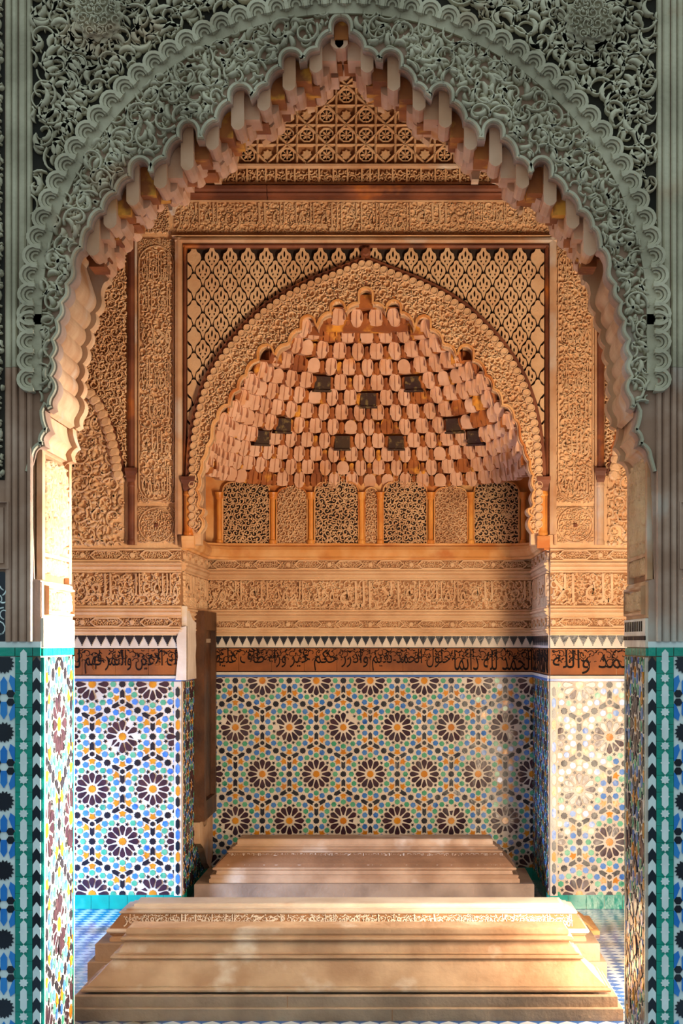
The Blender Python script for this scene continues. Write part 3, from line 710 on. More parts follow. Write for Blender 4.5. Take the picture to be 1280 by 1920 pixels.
# wooden shutter in the left cheek
dr = thing('door_1', 'dark brown wooden shutter set into the left cheek of the recess', 'door', (-NH, 10.8, .45)); del dr['category']; dr['kind'] = 'structure'
du0, du1, dv0, dv1 = 10.44, 11.12, .47, 1.80
for nm, a in (('jamb', (du0, du0+.10, dv0, dv1)), ('jamb', (du1-.07, du1, dv0, dv1)), ('lintel', (du0+.1, du1-.07, dv1-.12, dv1)), ('sill', (du0+.1, du1-.07, dv0, dv0+.12))):
    q = MB(); q.box(FNL, *a, 0, .075); obj(nm, q, M['wood'], dr)
for i in range(4):
    a = du0+.1+i*.1275; q = MB(); q.box(FNL, a+.002, a+.1255, dv0+.12, dv1-.12, 0, .045); obj('plank', q, M['wood'], dr)
q = MB(); q.box(FNL, 10.66, 10.70, 1.60, 1.625, .045, .085); obj('latch', q, M['slab'], dr, label='small pale metal latch')
t = thing('broken_masonry', 'rough broken masonry edge under the wooden shutter', 'masonry', (-NH, 10.8, .2)); q = MB(); rnd = random.Random(2)
pts = [(10.40+.12*i, .44+rnd.uniform(-.03, .03)) for i in range(7)]; q.prism(FNL, pts+[(11.12, .12+.05), (10.98, .10), (10.8, .16), (10.62, .28), (10.45, .33)], 0, .05, tess=True); obj('rubble_edge', q, M['plaster_plain'], t)

# ------------------------------------------------------------------ recess ledge
def sweep_plan(path, prof, mbx, m=0):
    P = np.array(path, float); n = len(P); rs = []
    for i in range(n):
        d0 = P[i]-P[i-1] if i else P[1]-P[0]; d1 = P[i+1]-P[i] if i < n-1 else P[-1]-P[-2]
        d0 /= np.linalg.norm(d0); d1 /= np.linalg.norm(d1); n0 = np.array([d0[1], -d0[0]]); n1 = np.array([d1[1], -d1[0]])
        nn = n0+n1; nn /= np.dot(nn, n0)
        rs.append([(P[i, 0]+nn[0]*e, P[i, 1]+nn[1]*e, z) for e, z in prof])
    k = len(prof); vs = [p for r in rs for p in r]; fs = []
    for i in range(n-1):
        for j in range(k-1): fs.append((i*k+j, (i+1)*k+j, (i+1)*k+j+1, i*k+j+1))
    fs.append(tuple(range(k))[::-1]); fs.append(tuple(range((n-1)*k, n*k)))
    mbx.add(vs, fs, m)
LZ = Z['strip1'][1]
path = [(-NH, YW+.004), (-NH, YN-.16), (-NH+.14, YN), (NH-.14, YN), (NH, YN-.16), (NH, YW+.004)]
t = thing('recess_ledge', 'rounded plaster ledge with its warm glow coloured in orange running round the recess under the arcade', 'ledge', (0, YN, LZ))
mb = MB(); sweep_plan(path, [(0, LZ-.0), (.035, LZ), (.035, LZ+.014), (.05, LZ+.02), (.062, LZ+.045), (.062, LZ+.065), (.05, LZ+.088), (.03, LZ+.096), (.03, LZ+.108), (-.1, LZ+.108)], mb)
obj('ledge', mb, M['plaster_orange'], t)  # warm light from below is put into the ledge's ochre colour

# ------------------------------------------------------------------ hood arcade
LT0 = LZ+.108; AZ1 = PN(0, 885)[1]
t = thing('blind_arcade', 'row of arched filigree panels with slim orange colonnettes at the foot of the hood', 'arcade', (0, YN, LT0))
pan = [(418, 506), (519, 576), (590, 672), (684, 708), (718, 800), (814, 876), (888, 972)]
for i, (a, b) in enumerate(pan):
    u0, u1 = PN(a, 0)[0], PN(b, 0)[0]; big = (b-a) > 70; v1 = PN(0, 905 if big else 915)[1]; R = min(.06, (u1-u0)/2)
    head = [(u1, v1-R)]+[(u1-R+R*math.cos(g), v1-R+R*math.sin(g)) for g in np.linspace(0, math.pi/2, 5)]
    cu = (u0+u1)/2
    if big: head += [(cu+.075, v1), (cu+.075, v1+.04)]+[(cu+.045+.03*math.cos(g), v1+.04+.035*math.sin(g)) for g in np.linspace(0, math.pi, 7)][1:]+[(cu+.012, v1+.03), (cu-.012, v1+.03)]+[(cu-.045+.03*math.cos(g), v1+.04+.035*math.sin(g)) for g in np.linspace(0, math.pi, 7)]+[(cu-.075, v1)]
    elif b-a > 30: head += [(cu+.035, v1), (cu+.035, v1+.03)]+[(cu+.035*math.cos(g), v1+.03+.03*math.sin(g)) for g in np.linspace(0, math.pi, 7)][1:]+[(cu-.035, v1)]
    head += [(u0+R+R*math.cos(g), v1-R+R*math.sin(g)) for g in np.linspace(math.pi/2, math.pi, 5)]
    poly = [(u0, LT0), (u1, LT0)]+head
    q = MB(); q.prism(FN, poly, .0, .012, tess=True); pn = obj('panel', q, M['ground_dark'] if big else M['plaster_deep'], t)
    f = pip(poly); q = MB(); scrolls(q, FN, (u0, u1, LT0, v1+.08), f, .042, .01, .028, 100+i, wid=.2, leaf=.30, nleaf=3, top=.4); sub('filigree', q, M['plaster'], pn, kind='stuff')
    q = MB(); q.ribbon(FN, poly+[poly[0]], .012, .005, .034, top=.6); sub('rim', q, M['plaster_orange'], pn)
for c in (412, 512, 583, 678, 713, 807, 882, 980):
    u = PN(c, 0)[0]; q = MB()
    q.lathe((u, YN-.035), [(.0, LT0-.002), (.024, LT0-.002), (.024, LT0+.02), (.017, LT0+.03), (.017, PN(0, 938)[1]), (.024, PN(0, 934)[1]), (.026, PN(0, 928)[1]), (.03, PN(0, 924)[1]), (.0, PN(0, 923)[1])], 12)
    obj('colonnette', q, M['column'], t, smooth=False)

# ------------------------------------------------------------------ muqarnas hood
t = thing('muqarnas_hood', 'honeycomb vault of overlapping arched plaster cells filling the recess head', 'muqarnas', (0, YW+.6, 2.7))
hz = np.array([zw(y) for y in wb]); hx = np.array([v/KW for v in wb.values()])
def halfw(z): return float(np.interp(-z, -hz, hx))
NT = 12; Z0 = 2.74; Z1 = 3.70
def tier(i):
    f = i/NT; z = Z0+(Z1-Z0)*f; w_ = halfw(z-.02)+.035; d = (YN-YW)*(1-f**1.25)*.985+.03; n = 3.0-1.0*min(1, f*2)
    return z, max(w_, .05), d, n
def tier_pts(i, m):
    z, a, d, n = tier(i); th = np.linspace(0, math.pi, 400); c, s_ = np.cos(th), np.sin(th)
    x = a*np.sign(c)*np.abs(c)**(2/n); y = d*np.abs(s_)**(2/n); P = np.stack([x, y], 1); P = P[::-1]
    return spline(P, m)
# backing shell
rows = []; TH = (Z1-Z0)/NT
for i in range(NT+1):
    P = tier_pts(i, 41); z = tier(i)[0]
    for zz in (z-TH, z): rows.append([(x, YW+y+.012, zz) for x, y in P])
vs = [p for r in rows for p in r]; fs = []
for j in range(len(rows)-1):
    for i in range(40): fs.append((j*41+i, j*41+i+1, (j+1)*41+i+1, (j+1)*41+i))
q = MB(); q.add(vs, fs); obj('shell', q, M['muq_or'], t)
def cell_mesh(wd, H, low, mat, rib=True, name='cell', vd=.010, bw=.55):
    q = MB(); hw = wd/2; ar = [(hw*math.cos(g), H-hw*1.1+hw*1.1*math.sin(g)) for g in np.linspace(0, math.pi/2, 7)]
    R_ = [(hw*.22, -low), (hw*bw*.8, -low*.7), (hw*bw, -.006), (hw*.85, .006), (hw, .018)]+ar[:-1]+[(.0008, ar[-1][1])]
    n = len(R_); dep = .07
    def hgt(x, z): return vd*(1-abs(x)/hw)+.030*max(0, z/H)
    vs = [(x, z, hgt(x, z)) for x, z in R_]+[(0, z, hgt(0, z)) for x, z in R_]+[(-x, z, hgt(x, z)) for x, z in R_]+[(x, z, -dep) for x, z in R_]+[(-x, z, -dep) for x, z in R_]
    fs = []
    for i in range(n-1):
        fs += [(i, i+1, n+i+1, n+i), (2*n+i, n+i, n+i+1, 2*n+i+1), (i, 3*n+i, 3*n+i+1, i+1), (2*n+i, 2*n+i+1, 4*n+i+1, 4*n+i)]
    fs.append((0, n, 2*n, 4*n, 3*n))
    q.add(vs, fs)
    if rib:
        aa = [(x*.9, z) for x, z in R_[4:]]+[(-x*.9, z) for x, z in R_[4:]][::-1][1:]
        q.ribbon(LOC, aa, .009, .018, .039, top=.6)
        z0, z1 = -low*1.1, H*.84; a0, a1 = hgt(0, z0), hgt(0, z1)
        q.add([(-.004, z0, a0-.002), (.004, z0, a0-.002), (0, z0, a0+.005), (-.004, z1, a1-.002), (.004, z1, a1-.002), (0, z1, a1+.005)], [(0, 2, 5, 3), (2, 1, 4, 5), (0, 1, 2), (3, 5, 4)])
    return q.mesh(name, [mat])
CM = [cell_mesh(.082, .094, .012, M['muq'], bw=.85, vd=.004), cell_mesh(.072, .088, .020, M['muq'], bw=.7, vd=.008), cell_mesh(.082, .090, .012, M['muq_or'], bw=.85, vd=.004), cell_mesh(.034, .066, .01, M['muq_or'], False), cell_mesh(.080, .078, .012, M['muq'], False, bw=.9, vd=.003)]
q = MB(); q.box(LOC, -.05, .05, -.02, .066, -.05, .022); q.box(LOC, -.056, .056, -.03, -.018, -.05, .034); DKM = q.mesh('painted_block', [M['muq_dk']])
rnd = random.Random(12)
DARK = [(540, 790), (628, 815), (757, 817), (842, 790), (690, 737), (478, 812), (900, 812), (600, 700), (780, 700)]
def topx(x, y, z): return (VX+(x-CX)*FPX/y, VY-(z-CZ)*FPX/y)
slots = []
for i in range(NT):
    z, a, d, n_ = tier(i); P = tier_pts(i, 401); Ls = np.r_[0, np.cumsum(np.linalg.norm(np.diff(P, axis=0), axis=1))]
    pitch = .120; mid = Ls[-1]/2
    for k in range(-30, 31):
        for half in (0, 1):
            s_ = mid+(k+.5*half+(.5 if i % 2 else 0))*pitch
            if s_ < .015 or s_ > Ls[-1]-.015: continue
            x = float(np.interp(s_, Ls, P[:, 0])); y = float(np.interp(s_, Ls, P[:, 1])); e = .01
            tx = float(np.interp(s_+e, Ls, P[:, 0])-np.interp(s_-e, Ls, P[:, 0])); ty = float(np.interp(s_+e, Ls, P[:, 1])-np.interp(s_-e, Ls, P[:, 1]))
            if y < .05: continue
            T = Vector((tx, ty, 0)).normalized(); Nn = Vector((T.y, -T.x, 0)); Nn = (Nn+Vector((0, -1.1, 0))).normalized(); T = Vector((-Nn.y, Nn.x, 0))
            slots.append([i, k, half, x, YW+y, z, T, Nn])
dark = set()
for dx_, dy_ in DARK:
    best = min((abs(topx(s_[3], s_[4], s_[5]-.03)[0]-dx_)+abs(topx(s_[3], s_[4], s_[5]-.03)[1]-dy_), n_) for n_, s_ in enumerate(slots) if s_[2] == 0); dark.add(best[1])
cells = 0
for n_, (i, k, half, x, y, z, T, Nn) in enumerate(slots):
    tilt = .10; up = Vector((0, 0, 1))*math.cos(tilt)+Nn*math.sin(tilt); nr = T.cross(up).normalized(); zz = z-TH; off = .018; r = rnd.random()
    if half == 0 and n_ not in dark: me = CM[2] if r < .08 else CM[4] if r < .25 else CM[0] if (k+i) % 2 else CM[1]
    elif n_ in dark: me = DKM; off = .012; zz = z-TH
    else: me = CM[3]; off = .002; zz = z-TH
    o_ = Vector((x, y, zz))+Nn*off
    mw = Matrix(((T.x, up.x, nr.x, o_.x), (T.y, up.y, nr.y, o_.y), (T.z, up.z, nr.z, o_.z), (0, 0, 0, 1)))
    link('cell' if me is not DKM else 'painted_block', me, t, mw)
q = MB(); q.box(FW, -.32, .32, 3.5, 3.95, -.22, -.14); obj('crown', q, M['muq_or'], t)
for px, py in ((634, 570), (579, 598), (502, 652)):
    for sd in (-1, 1):
        u, v = W0(px, py); q = MB(); q.box(FW, sd*u-.075, sd*u+.075, v-.075, v+.05, -.16, -.105); obj('notch_back', q, M['muq_or'], t)

# ------------------------------------------------------------------ recess arch band and rims
OC = [(-x, z) for x, z in OCL[::-1]]+[tuple(p) for p in OCL[1:]]           # right foot - apex - left foot
bandpoly = OC+P2[::-1]
t = thing('carved_arch_band', 'cream carved scroll band following the pointed arch of the recess', 'arch moulding', (0, YW, 2.26))
mb = MB(); mb.prism(FW, bandpoly, -.02, .035, tess=True); obj('band', mb, M['plaster'], t)
fb = pip(bandpoly)
oc_in = np.array(OC)
def in_arch_band(p):
    return fb(p) & fb(p+np.array([.012, 0])) & fb(p-np.array([.012, 0])) & fb(p+np.array([0, .012]))
mb = MB(); scrolls(mb, FW, (-1.1, 1.1, 2.25, 3.92), in_arch_band, .052, .032, .056, 41, wid=.24, leaf=.46, nleaf=4, turns=1.05, top=.4); obj('scroll_relief', mb, M['plaster'], t, kind='stuff')
q = MB(); q.prism(LOC, ngon(10, .026), 0, .028, cham=.010); q.ribbon(LOC, ngon(12, .02), .008, .018, .034, closed=True); me = q.mesh('lobe', [M['plaster']])
S = spline(OC, 92)
ctr = np.array([0, 2.6])
for i in range(1, 91):
    d = ctr-S[i]; d /= np.linalg.norm(d); link('lobe', me, t, FW.mat(S[i, 0]+d[0]*.018, S[i, 1]+d[1]*.018, .034))
t = thing('arch_outline_moulding', 'red brown painted rim outlining the recess arch', 'arch moulding', (0, YW, 2.26))
for sd in (-1, 1):
    P = np.array([(x*sd, z) for x, z in OCL]); d = P-ctr; d /= np.linalg.norm(d, axis=1)[:, None]
    q = MB(); q.ribbon(FW, P+d*.014, .034, 0, .052, top=.6); obj('outer_rim', q, M['brown'], t)
    P = np.array([(x*sd, z) for x, z in P2L]); d = P-ctr; d /= np.linalg.norm(d, axis=1)[:, None]
    q = MB(); q.ribbon(FW, P+d*.012, .018, .03, .062, top=.6); obj('inner_rim', q, M['plaster_orange'], t)
for px, py in ((686, 540), (634, 564), (579, 591), (502, 646)):
    for sd in ((-1, 1) if px != 686 else (1,)):
        u, v = W0(px, py); q = MB(); q.prism(FW, [(sd*u-.012, v), (sd*u+.012, v), (sd*u+.006, v+.02), (sd*u, v+.04), (sd*u-.006, v+.02)], .03, .055); obj('finial', q, M['brown'], t)
q = MB(); u, v = W0(686, 466); q.box(FW, -.026, .026, v-.09, v-.0, .0, .05); q.prism(FW, xf(ngon(8, .03), 0, v-.03, 0), .0, .065, cham=.01); obj('key_boss', q, M['brown'], t)

# ------------------------------------------------------------------ diamond lattice spandrel
SU, SV0, SV1 = 334/KW, zw(905), zw(468)
t = thing('lattice_spandrel', 'pierced plaster lattice of leaf shaped cells around the recess arch', 'plaster carving', (0, YW, 2.6))
fo = pip(OC+[(-1.03, 2.25), (1.03, 2.25)])
gp = [(SU, SV0)]+[(SU, SV1), (-SU, SV1), (-SU, SV0)]
q = MB(); q.prism(FW, [p for p in OC]+[(-SU, SV0-.25), (-SU, SV1), (SU, SV1), (SU, SV0-.25)], 0, .004, tess=True); obj('ground', q, M['ground_dark'], t)  # groove shadow between the cells is put into this backing's colour
cp = .1085; half = [(0, .70), (.11, .65), (.15, .51), (.21, .42), (.34, .34), (.40, .12), (.36, -.05), (.25, -.17), (.13, -.31), (.075, -.48), (0, -.67)]
cell_o = [(x*cp, z*cp) for x, z in half]+[(-x*cp, z*cp) for x, z in half[1:-1]][::-1]
def ell(cx, cz, a, b, n=8): return [((cx+a*math.cos(g))*cp, (cz+b*math.sin(g))*cp) for g in np.linspace(0, 2*math.pi, n, endpoint=False)]
tri = lambda cx, cz, s_: [((cx-s_)*cp, (cz+s_)*cp), ((cx+s_)*cp, (cz+s_)*cp), (cx*cp, (cz-1.2*s_)*cp)]
q = MB(); q.prism(LOC, cell_o, 0, .024, holes=[ell(0, .32, .055, .19), ell(.185, .15, .048, .13), ell(-.185, .15, .048, .13), tri(.13, -.09, .068), tri(-.13, -.09, .068), tri(0, -.27, .055)])
lm = q.mesh('lattice_cell', [M['plaster']])
rowp = .0793; v = zw(489); r = 0
while v > SV0-.1:
    k0 = -11
    for k in range(-11, 12):
        u = (k+(.5 if r % 2 == 0 else 0))*cp; P = [(x+u, z+v) for x, z in cell_o]
        if not (abs(u) < SU+.04): continue
        pin = fo(np.array(P))
        if pin.all(): continue
        xs = [p[0] for p in P]; zs = [p[1] for p in P]
        if min(xs) > -SU and max(xs) < SU and max(zs) < SV1+.03: link('lattice_cell', lm, t, FW.mat(u, v, .003))
        else:
            C = clip_rect(P, -SU+.002, SU-.002, 0, SV1-.002)
            if len(C) > 2 and abs(area2(C)) > 1e-4: q = MB(); q.prism(FW, C, .003, .027, tess=True); obj('lattice_cell', q, M['plaster'], t)
    v -= rowp; r += 1

# ------------------------------------------------------------------ rectangular frame, colonnettes, pilaster panels
t = thing('alfiz_frame', 'red brown and cream rectangular frame enclosing the recess arch', 'frame', (0, YW, 2.26))
zt = zw(458); zb = zw(1003)
for s, a in ((-1, 0), (1, 0)):
    q = MB(); q.mold(FW, zb, zw(462), [(s*x, h) for x, h in ((1.095, 0), (1.095, .03), (1.085, .04), (1.075, .03), (1.07, .0))][::s], vert=True); obj('brown_post', q, M['brown'], t)
    q = MB(); q.mold(FW, zb, zw(449), [(s*x, h) for x, h in ((1.14, 0), (1.14, .05), (1.12, .058), (1.10, .05), (1.095, 0))][::s], vert=True); obj('cream_post', q, M['plaster_plain'], t)
q = MB(); q.mold(FW, -1.095, 1.095, [(zw(467), 0), (zw(467), .03), (zw(463), .04), (zw(459), .03), (zw(458), 0)]); obj('brown_rail', q, M['brown'], t)
q = MB(); q.mold(FW, -1.14, 1.14, [(zw(458), 0), (zw(458), .05), (zw(454), .058), (zw(449), .05), (zw(449), 0)]); obj('cream_rail', q, M['plaster_plain'], t)
q = MB(); q.mold(FW, -1.16, 1.16, HALFROUND(zw(448.5), zw(441.5), .05)); obj('beaded_rail', q, M['plaster'], t)
LASTCOL = [None]
def colonnette(label, u, zb, zc, r, h, shaft, strip_top):
    t = thing('colonnette', label, 'column', tuple(FW.p(u, zb, 0)), 'engaged colonnettes'); Y = YW-h; LASTCOL[0] = t
    q = MB(); q.lathe((u, Y), [(0, zb), (r*1.15, zb), (r*1.15, zb+.02), (r, zb+.035), (r, zc-.03), (r*1.15, zc-.02), (r, zc)]); obj('shaft', q, shaft, t, smooth=False)
    q = MB(); q.rings([[(u+a*x, Y+a*y, z) for x, y in ((-1, -1), (1, -1), (1, 1), (-1, 1))] for a, z in ((r*.9, zc), (r*1.2, zc+.02), (r*1.25, zc+.04), (r*1.6, zc+.065), (r*1.6, zc+.085))]); obj('capital', q, M['brown'], t)
    if strip_top:
        q = MB(); q.mold(FW, zc+.085, strip_top, [(u-r, 0), (u-r, h), (u-r*.5, h+.012), (u, h+.016), (u+r*.5, h+.012), (u+r, h), (u+r, 0)], vert=True); obj('upper_strip', q, M['brown'], t)
for s, w_ in ((-1, 'left'), (1, 'right')):
    colonnette('orange engaged colonnette at the %s foot of the recess arch' % w_, s*1.062, LT0-.03, zw(922), .026, .03, M['column'], None)
    q = MB(); u0, u1 = sorted((s*1.025, s*1.10)); q.mold(FW, u0, u1, [(LZ+.01, 0), (LZ+.01, .03), (LZ+.03, .045), (LZ+.05, .062), (LT0-.036, .066), (LT0-.028, .066), (LT0-.028, 0)]); obj('plinth', q, M['plaster_orange'], LASTCOL[0])
    colonnette('slim red brown colonnette strip at the %s outer edge beside the tall script panel' % w_, s*1.405, zw(1022), zw(905), .022, .022, M['plaster_plain'] if s > 0 else M['brown'], zw(400))
    # tall script panel
    u0, u1 = sorted((s*(356/KW), s*(428/KW))); v0, v1 = zw(945), zw(447)
    t = thing('tall_script_panel', 'tall narrow carved script panel with round ends %s of the recess arch' % w_, 'plaster panel', tuple(FW.p((u0+u1)/2, v0, 0)), 'tall script panels')
    q = MB(); q.box(FW, u0, u1, v0, v1, -.01, .006); obj('ground', q, M['plaster'], t)
    um = (u0+u1)/2; R = (u1-u0)/2-.012
    cart = [(um+R*math.cos(g), v0+R+.015+R*math.sin(g)) for g in np.linspace(math.pi, 2*math.pi, 14)]+[(um+R*math.cos(g), v1-R-.05+R*math.sin(g)) for g in np.linspace(0, math.pi, 14)]
    q = MB(); q.ribbon(FW, cart, .008, .004, .026, closed=True); obj('cartouche', q, M['plaster'], t)
    fc = pip([(um+(x-um)*.95, z) for x, z in cart])
    q = MB(); scrolls(q, FW, (u0, u1, v0, v1), fc, .056, .003, .024, 61+s, wid=.24, leaf=.46, nleaf=4, turns=1.05, top=.4); obj('vine_relief', q, M['plaster'], t, kind='stuff')
    fR = rect_in(u0+.004, u1-.004, v0+.004, v1-.004)
    q = MB(); scrolls(q, FW, (u0, u1, v0, v1), lambda p, f1=fR, f2=pip(cart): f1(p) & ~f2(p), .026, .003, .018, 64+s, wid=.24, leaf=.4, npt=9); obj('corner_relief', q, M['plaster'], t, kind='stuff')
    hh = (v1-v0-.1)/7
    for i, wd_ in enumerate(['الملك لله', 'العز لله', 'وحده', 'الحمد لله', 'البقاء', 'والله', 'العظمه']):
        q = MB(); lettering(q, FW, wd_, um-R*.82, um+R*.82, v1-.06-(i+.95)*hh, v1-.06-(i+.15)*hh, .003, .028); obj('lettering', q, M['plaster'], t)
    for a in (u0-.006, u1+.006):
        q = MB(); q.mold(FW, zw(1022), v1+.006, [(a-.006, 0), (a-.006, .03), (a+.006, .03), (a+.006, 0)], vert=True); obj('fillet', q, M['plaster_plain'], t)
    # rosette square
    v0, v1 = zw(1020), zw(950)
    t = thing('rosette_square', 'square plaster panel with round rosette under the %s tall script panel' % w_, 'plaster panel', tuple(FW.p(um, v0, 0)), 'rosette squares')
    q = MB(); q.box(FW, u0, u1, v0, v1, -.01, .006); obj('ground', q, M['plaster'], t)
    vm = (v0+v1)/2; R = .104
    q = MB(); q.ribbon(FW, [(um+R*math.cos(g), vm+R*math.sin(g)) for g in np.linspace(0, 2*math.pi, 28, endpoint=False)], .008, .004, .024, closed=True); obj('ring', q, M['plaster'], t)
    q = MB(); scrolls(q, FW, (u0, u1, v0, v1), lambda p: np.hypot(p[:, 0]-um, p[:, 1]-vm) < R-.006, .036, .004, .022, 81, wid=.22, leaf=.42, nleaf=3, npt=10)
    scrolls(q, FW, (u0, u1, v0, v1), lambda p: (np.hypot(p[:, 0]-um, p[:, 1]-vm) > R+.006) & rect_in(u0+.004, u1-.004, v0+.004, v1-.004)(p), .026, .004, .018, 82, wid=.24, leaf=.4, npt=9)
    obj('rosette_relief', q, M['plaster'], t, kind='stuff')
    q = MB(); q.prism(FW, xf(ngon(10, .014), um, vm, 0), .0, .026, cham=.006); obj('boss', q, M['brown'], t)
    # flank field: blind arch with coarse leaves, fine filigree above
    a0, a1 = s*(446/KW), s*(700/KW); u0, u1 = sorted((s*1.43, s*2.25)); v0, v1 = zw(1024), zw(400)
    cxm = s*(560/KW); hw = abs(cxm-s*1.45)
    arch = []
    for g in np.linspace(0, 1, 24):
        x = hw*(1-g); z = zw(890)+(zw(705)-zw(890))*(1-(1-g)**2.2)**.75*1.0; arch.append((x, z))
    arcL = [(cxm-x, z) for x, z in arch]; arcR = [(cxm+x, z) for x, z in arch[::-1]]
    apoly = [(cxm-hw, v0)]+arcL+arcR[1:]+[(cxm+hw, v0)]
    fa = pip(apoly)
    t = thing('flank_blind_arch', 'blind arch filled with coarse carved leaves on the wall far %s' % w_, 'plaster carving', tuple(FW.p(cxm, v0, 0)), 'flank blind arches')
    q = MB(); q.prism(FW, apoly, -.01, .006, tess=True); obj('ground', q, M['plaster'], t)
    q = MB(); scrolls(q, FW, (cxm-hw, cxm+hw, v0, zw(700)), fa, .105, .003, .032, 90+s, wid=.20, leaf=.34, nleaf=5, turns=.75, top=.35); scrolls(q, FW, (cxm-hw, cxm+hw, v0, zw(700)), fa, .05, .003, .022, 95+s, wid=.26, leaf=.42, nleaf=2, turns=.8); obj('leaf_relief', q, M['plaster'], t, kind='stuff')
    SS = spline([p for p in arcL+arcR[1:]], 30); lq = MB(); lq.prism(LOC, ngon(10, .034), 0, .04, cham=.014); lme = lq.mesh('lobe', [M['plaster']])
    cc = np.array([cxm, zw(900)])
    for p in SS:
        d = cc-p; d /= np.linalg.norm(d); link('lobe', lme, t, FW.mat(p[0]+d[0]*.036, p[1]+d[1]*.036, .012))
    q = MB(); q.ribbon(FW, SS, .024, 0, .030); obj('rim', q, M['brown'], t)
    t = thing('flank_filigree', 'fine pierced filigree field above the blind arch on the wall far %s' % w_, 'plaster carving', tuple(FW.p(cxm, zw(700), 0)), 'flank filigree fields')
    fr_ = rect_in(u0+.004, u1-.004, v0, v1)
    q = MB(); q.prism(FW, [(u0, v1), (u1, v1), (u1, zw(880))]+[(x, z) for x, z in (arcR[::-1] if True else arcR)]+arcL[::-1]+[(u0, zw(880))], -.01, .005, tess=True); obj('ground', q, M['plaster_deep'], t)
    q = MB(); scrolls(q, FW, (u0, u1, zw(890), v1), lambda p: fr_(p) & ~fa(p), .062, .003, .034, 70+s, wid=.17, leaf=.26, nleaf=4, top=.4); scrolls(q, FW, (u0, u1, zw(890), v1), lambda p: fr_(p) & ~fa(p), .04, .003, .022, 77+s, wid=.2, leaf=.3, nleaf=2, npt=10); obj('filigree', q, M['plaster'], t, kind='stuff')

# ------------------------------------------------------------------ upper bands and the gable lattice
inscription('', FW, -1.155, 1.155, zw(441), zw(378), ['العز لله', 'الملك الدائم', 'والله', 'الحمد لله', 'الا الله', 'البقاء لله', 'العزه', 'لله الامر'], 141, label='long carved plaster inscription above the lattice spandrel under the brown cornice', h=.017)
t = thing('corner_plaster_panel', 'small carved end panel left of the long upper inscription', 'plaster panel', tuple(FW.p(-1.26, zw(441), 0)))
for s in (-1, 1):
    if s == 1: t = thing('corner_plaster_panel', 'small carved end panel right of the long upper inscription', 'plaster panel', tuple(FW.p(1.26, zw(441), 0)))
    u0, u1 = sorted((s*1.17, s*1.385)); q = MB(); q.box(FW, u0, u1, zw(441), zw(378), -.01, .006); obj('ground', q, M['plaster'], t)
    q = MB(); scrolls(q, FW, (u0, u1, zw(441), zw(378)), rect_in(u0+.006, u1-.006, zw(439), zw(380)), .03, .004, .022, 150, wid=.24, leaf=.4, npt=10); obj('relief', q, M['plaster'], t, kind='stuff')
t = thing('brown_cornice', 'dark red brown painted cornice between the two upper bands', 'moulding', tuple(FW.p(0, zw(375), 0)))
for i, (a, b) in enumerate(((-1.5, -.592), (-.588, 1.5))):
    v0, v1 = zw(376), zw(350); q = MB(); q.mold(FW, a, b, [(v0, 0), (v0, .02), (v0+.014, .022), (v0+.018, .05), (v0+.03, .055), (v0+.04, .05), (v0+.055, .06), (v0+.075, .062), (v1, .035), (v1, 0)]); obj('cornice_length', q, M['brown'], t)
t = thing('small_panel_frieze', 'frieze of small upright carved panels above the brown cornice', 'frieze', tuple(FW.p(0, zw(348), 0)))
v0, v1 = zw(348), zw(318); q = MB(); q.box(FW, -1.5, 1.5, v0, v1, -.01, .004); obj('ground', q, M['plaster_deep'], t)
q = MB(); scrolls(q, FW, (-1.5, 1.5, v0, v1), rect_in(-1.5, 1.5, v0+.01, v1-.006), .045, .002, .022, 161, wid=.22, leaf=.34, npt=11); obj('figure_relief', q, M['plaster'], t, kind='stuff')
u = -1.5; rnd = random.Random(6)
while u < 1.5:
    q = MB(); q.box(FW, u-.005, u+.005, v0, v1, .0, .026); obj('divider', q, M['plaster'], t); u += rnd.choice((.05, .062, .085))
q = MB(); q.box(FW, -1.5, 1.5, v0, v0+.012, 0, .028); obj('rail', q, M['plaster'], t)
t = thing('cream_rail', 'plain cream rail under the star lattice gable', 'moulding', tuple(FW.p(0, zw(318), 0))); q = MB(); q.mold(FW, -1.5, 1.5, [(zw(318), 0), (zw(318), .03), (zw(315), .045), (zw(311), .045), (zw(309), .02), (zw(309), 0)]); obj('rail', q, M['plaster_plain'], t)
t = thing('star_lattice_gable', 'pierced geometric star lattice with little flowers under the arch peak', 'plaster carving', tuple(FW.p(0, zw(309), 0)))
v0, v1 = zw(309), zw(60); q = MB(); q.box(FW, -1.1, 1.1, v0, v1, -.01, .004); obj('ground', q, M['plaster_deep'], t)
G = .118; nv = int((v1-v0)/G)+1
fl = MB(); fl.prism(LOC, ngon(8, .040, math.pi/8), 0, .004, m=1)
for k in range(4):
    a = k*math.pi/2+math.pi/4; tl = np.linspace(0, 1, 6); wl = .016*np.sin(np.pi*np.clip(tl*.9+.08, 0, 1))
    fl.ribbon(LOC, [(.036*x*math.cos(a), .036*x*math.sin(a)) for x in tl], wl, .003, .016)
    b = k*math.pi/2; fl.ribbon(LOC, [(.034*math.cos(b), .034*math.sin(b)), (.012*math.cos(b), .012*math.sin(b))], .006, .003, .012)
fl.ribbon(LOC, ngon(8, .042, math.pi/8), .012, .002, .022, closed=True)
flm = fl.mesh('pierced_flower', [M['plaster'], M['ground_dark']])
rose = MB(); rose.prism(LOC, star(8, .034, .026), 0, .016, cham=.005); rm = rose.mesh('star_boss', [M['plaster']])
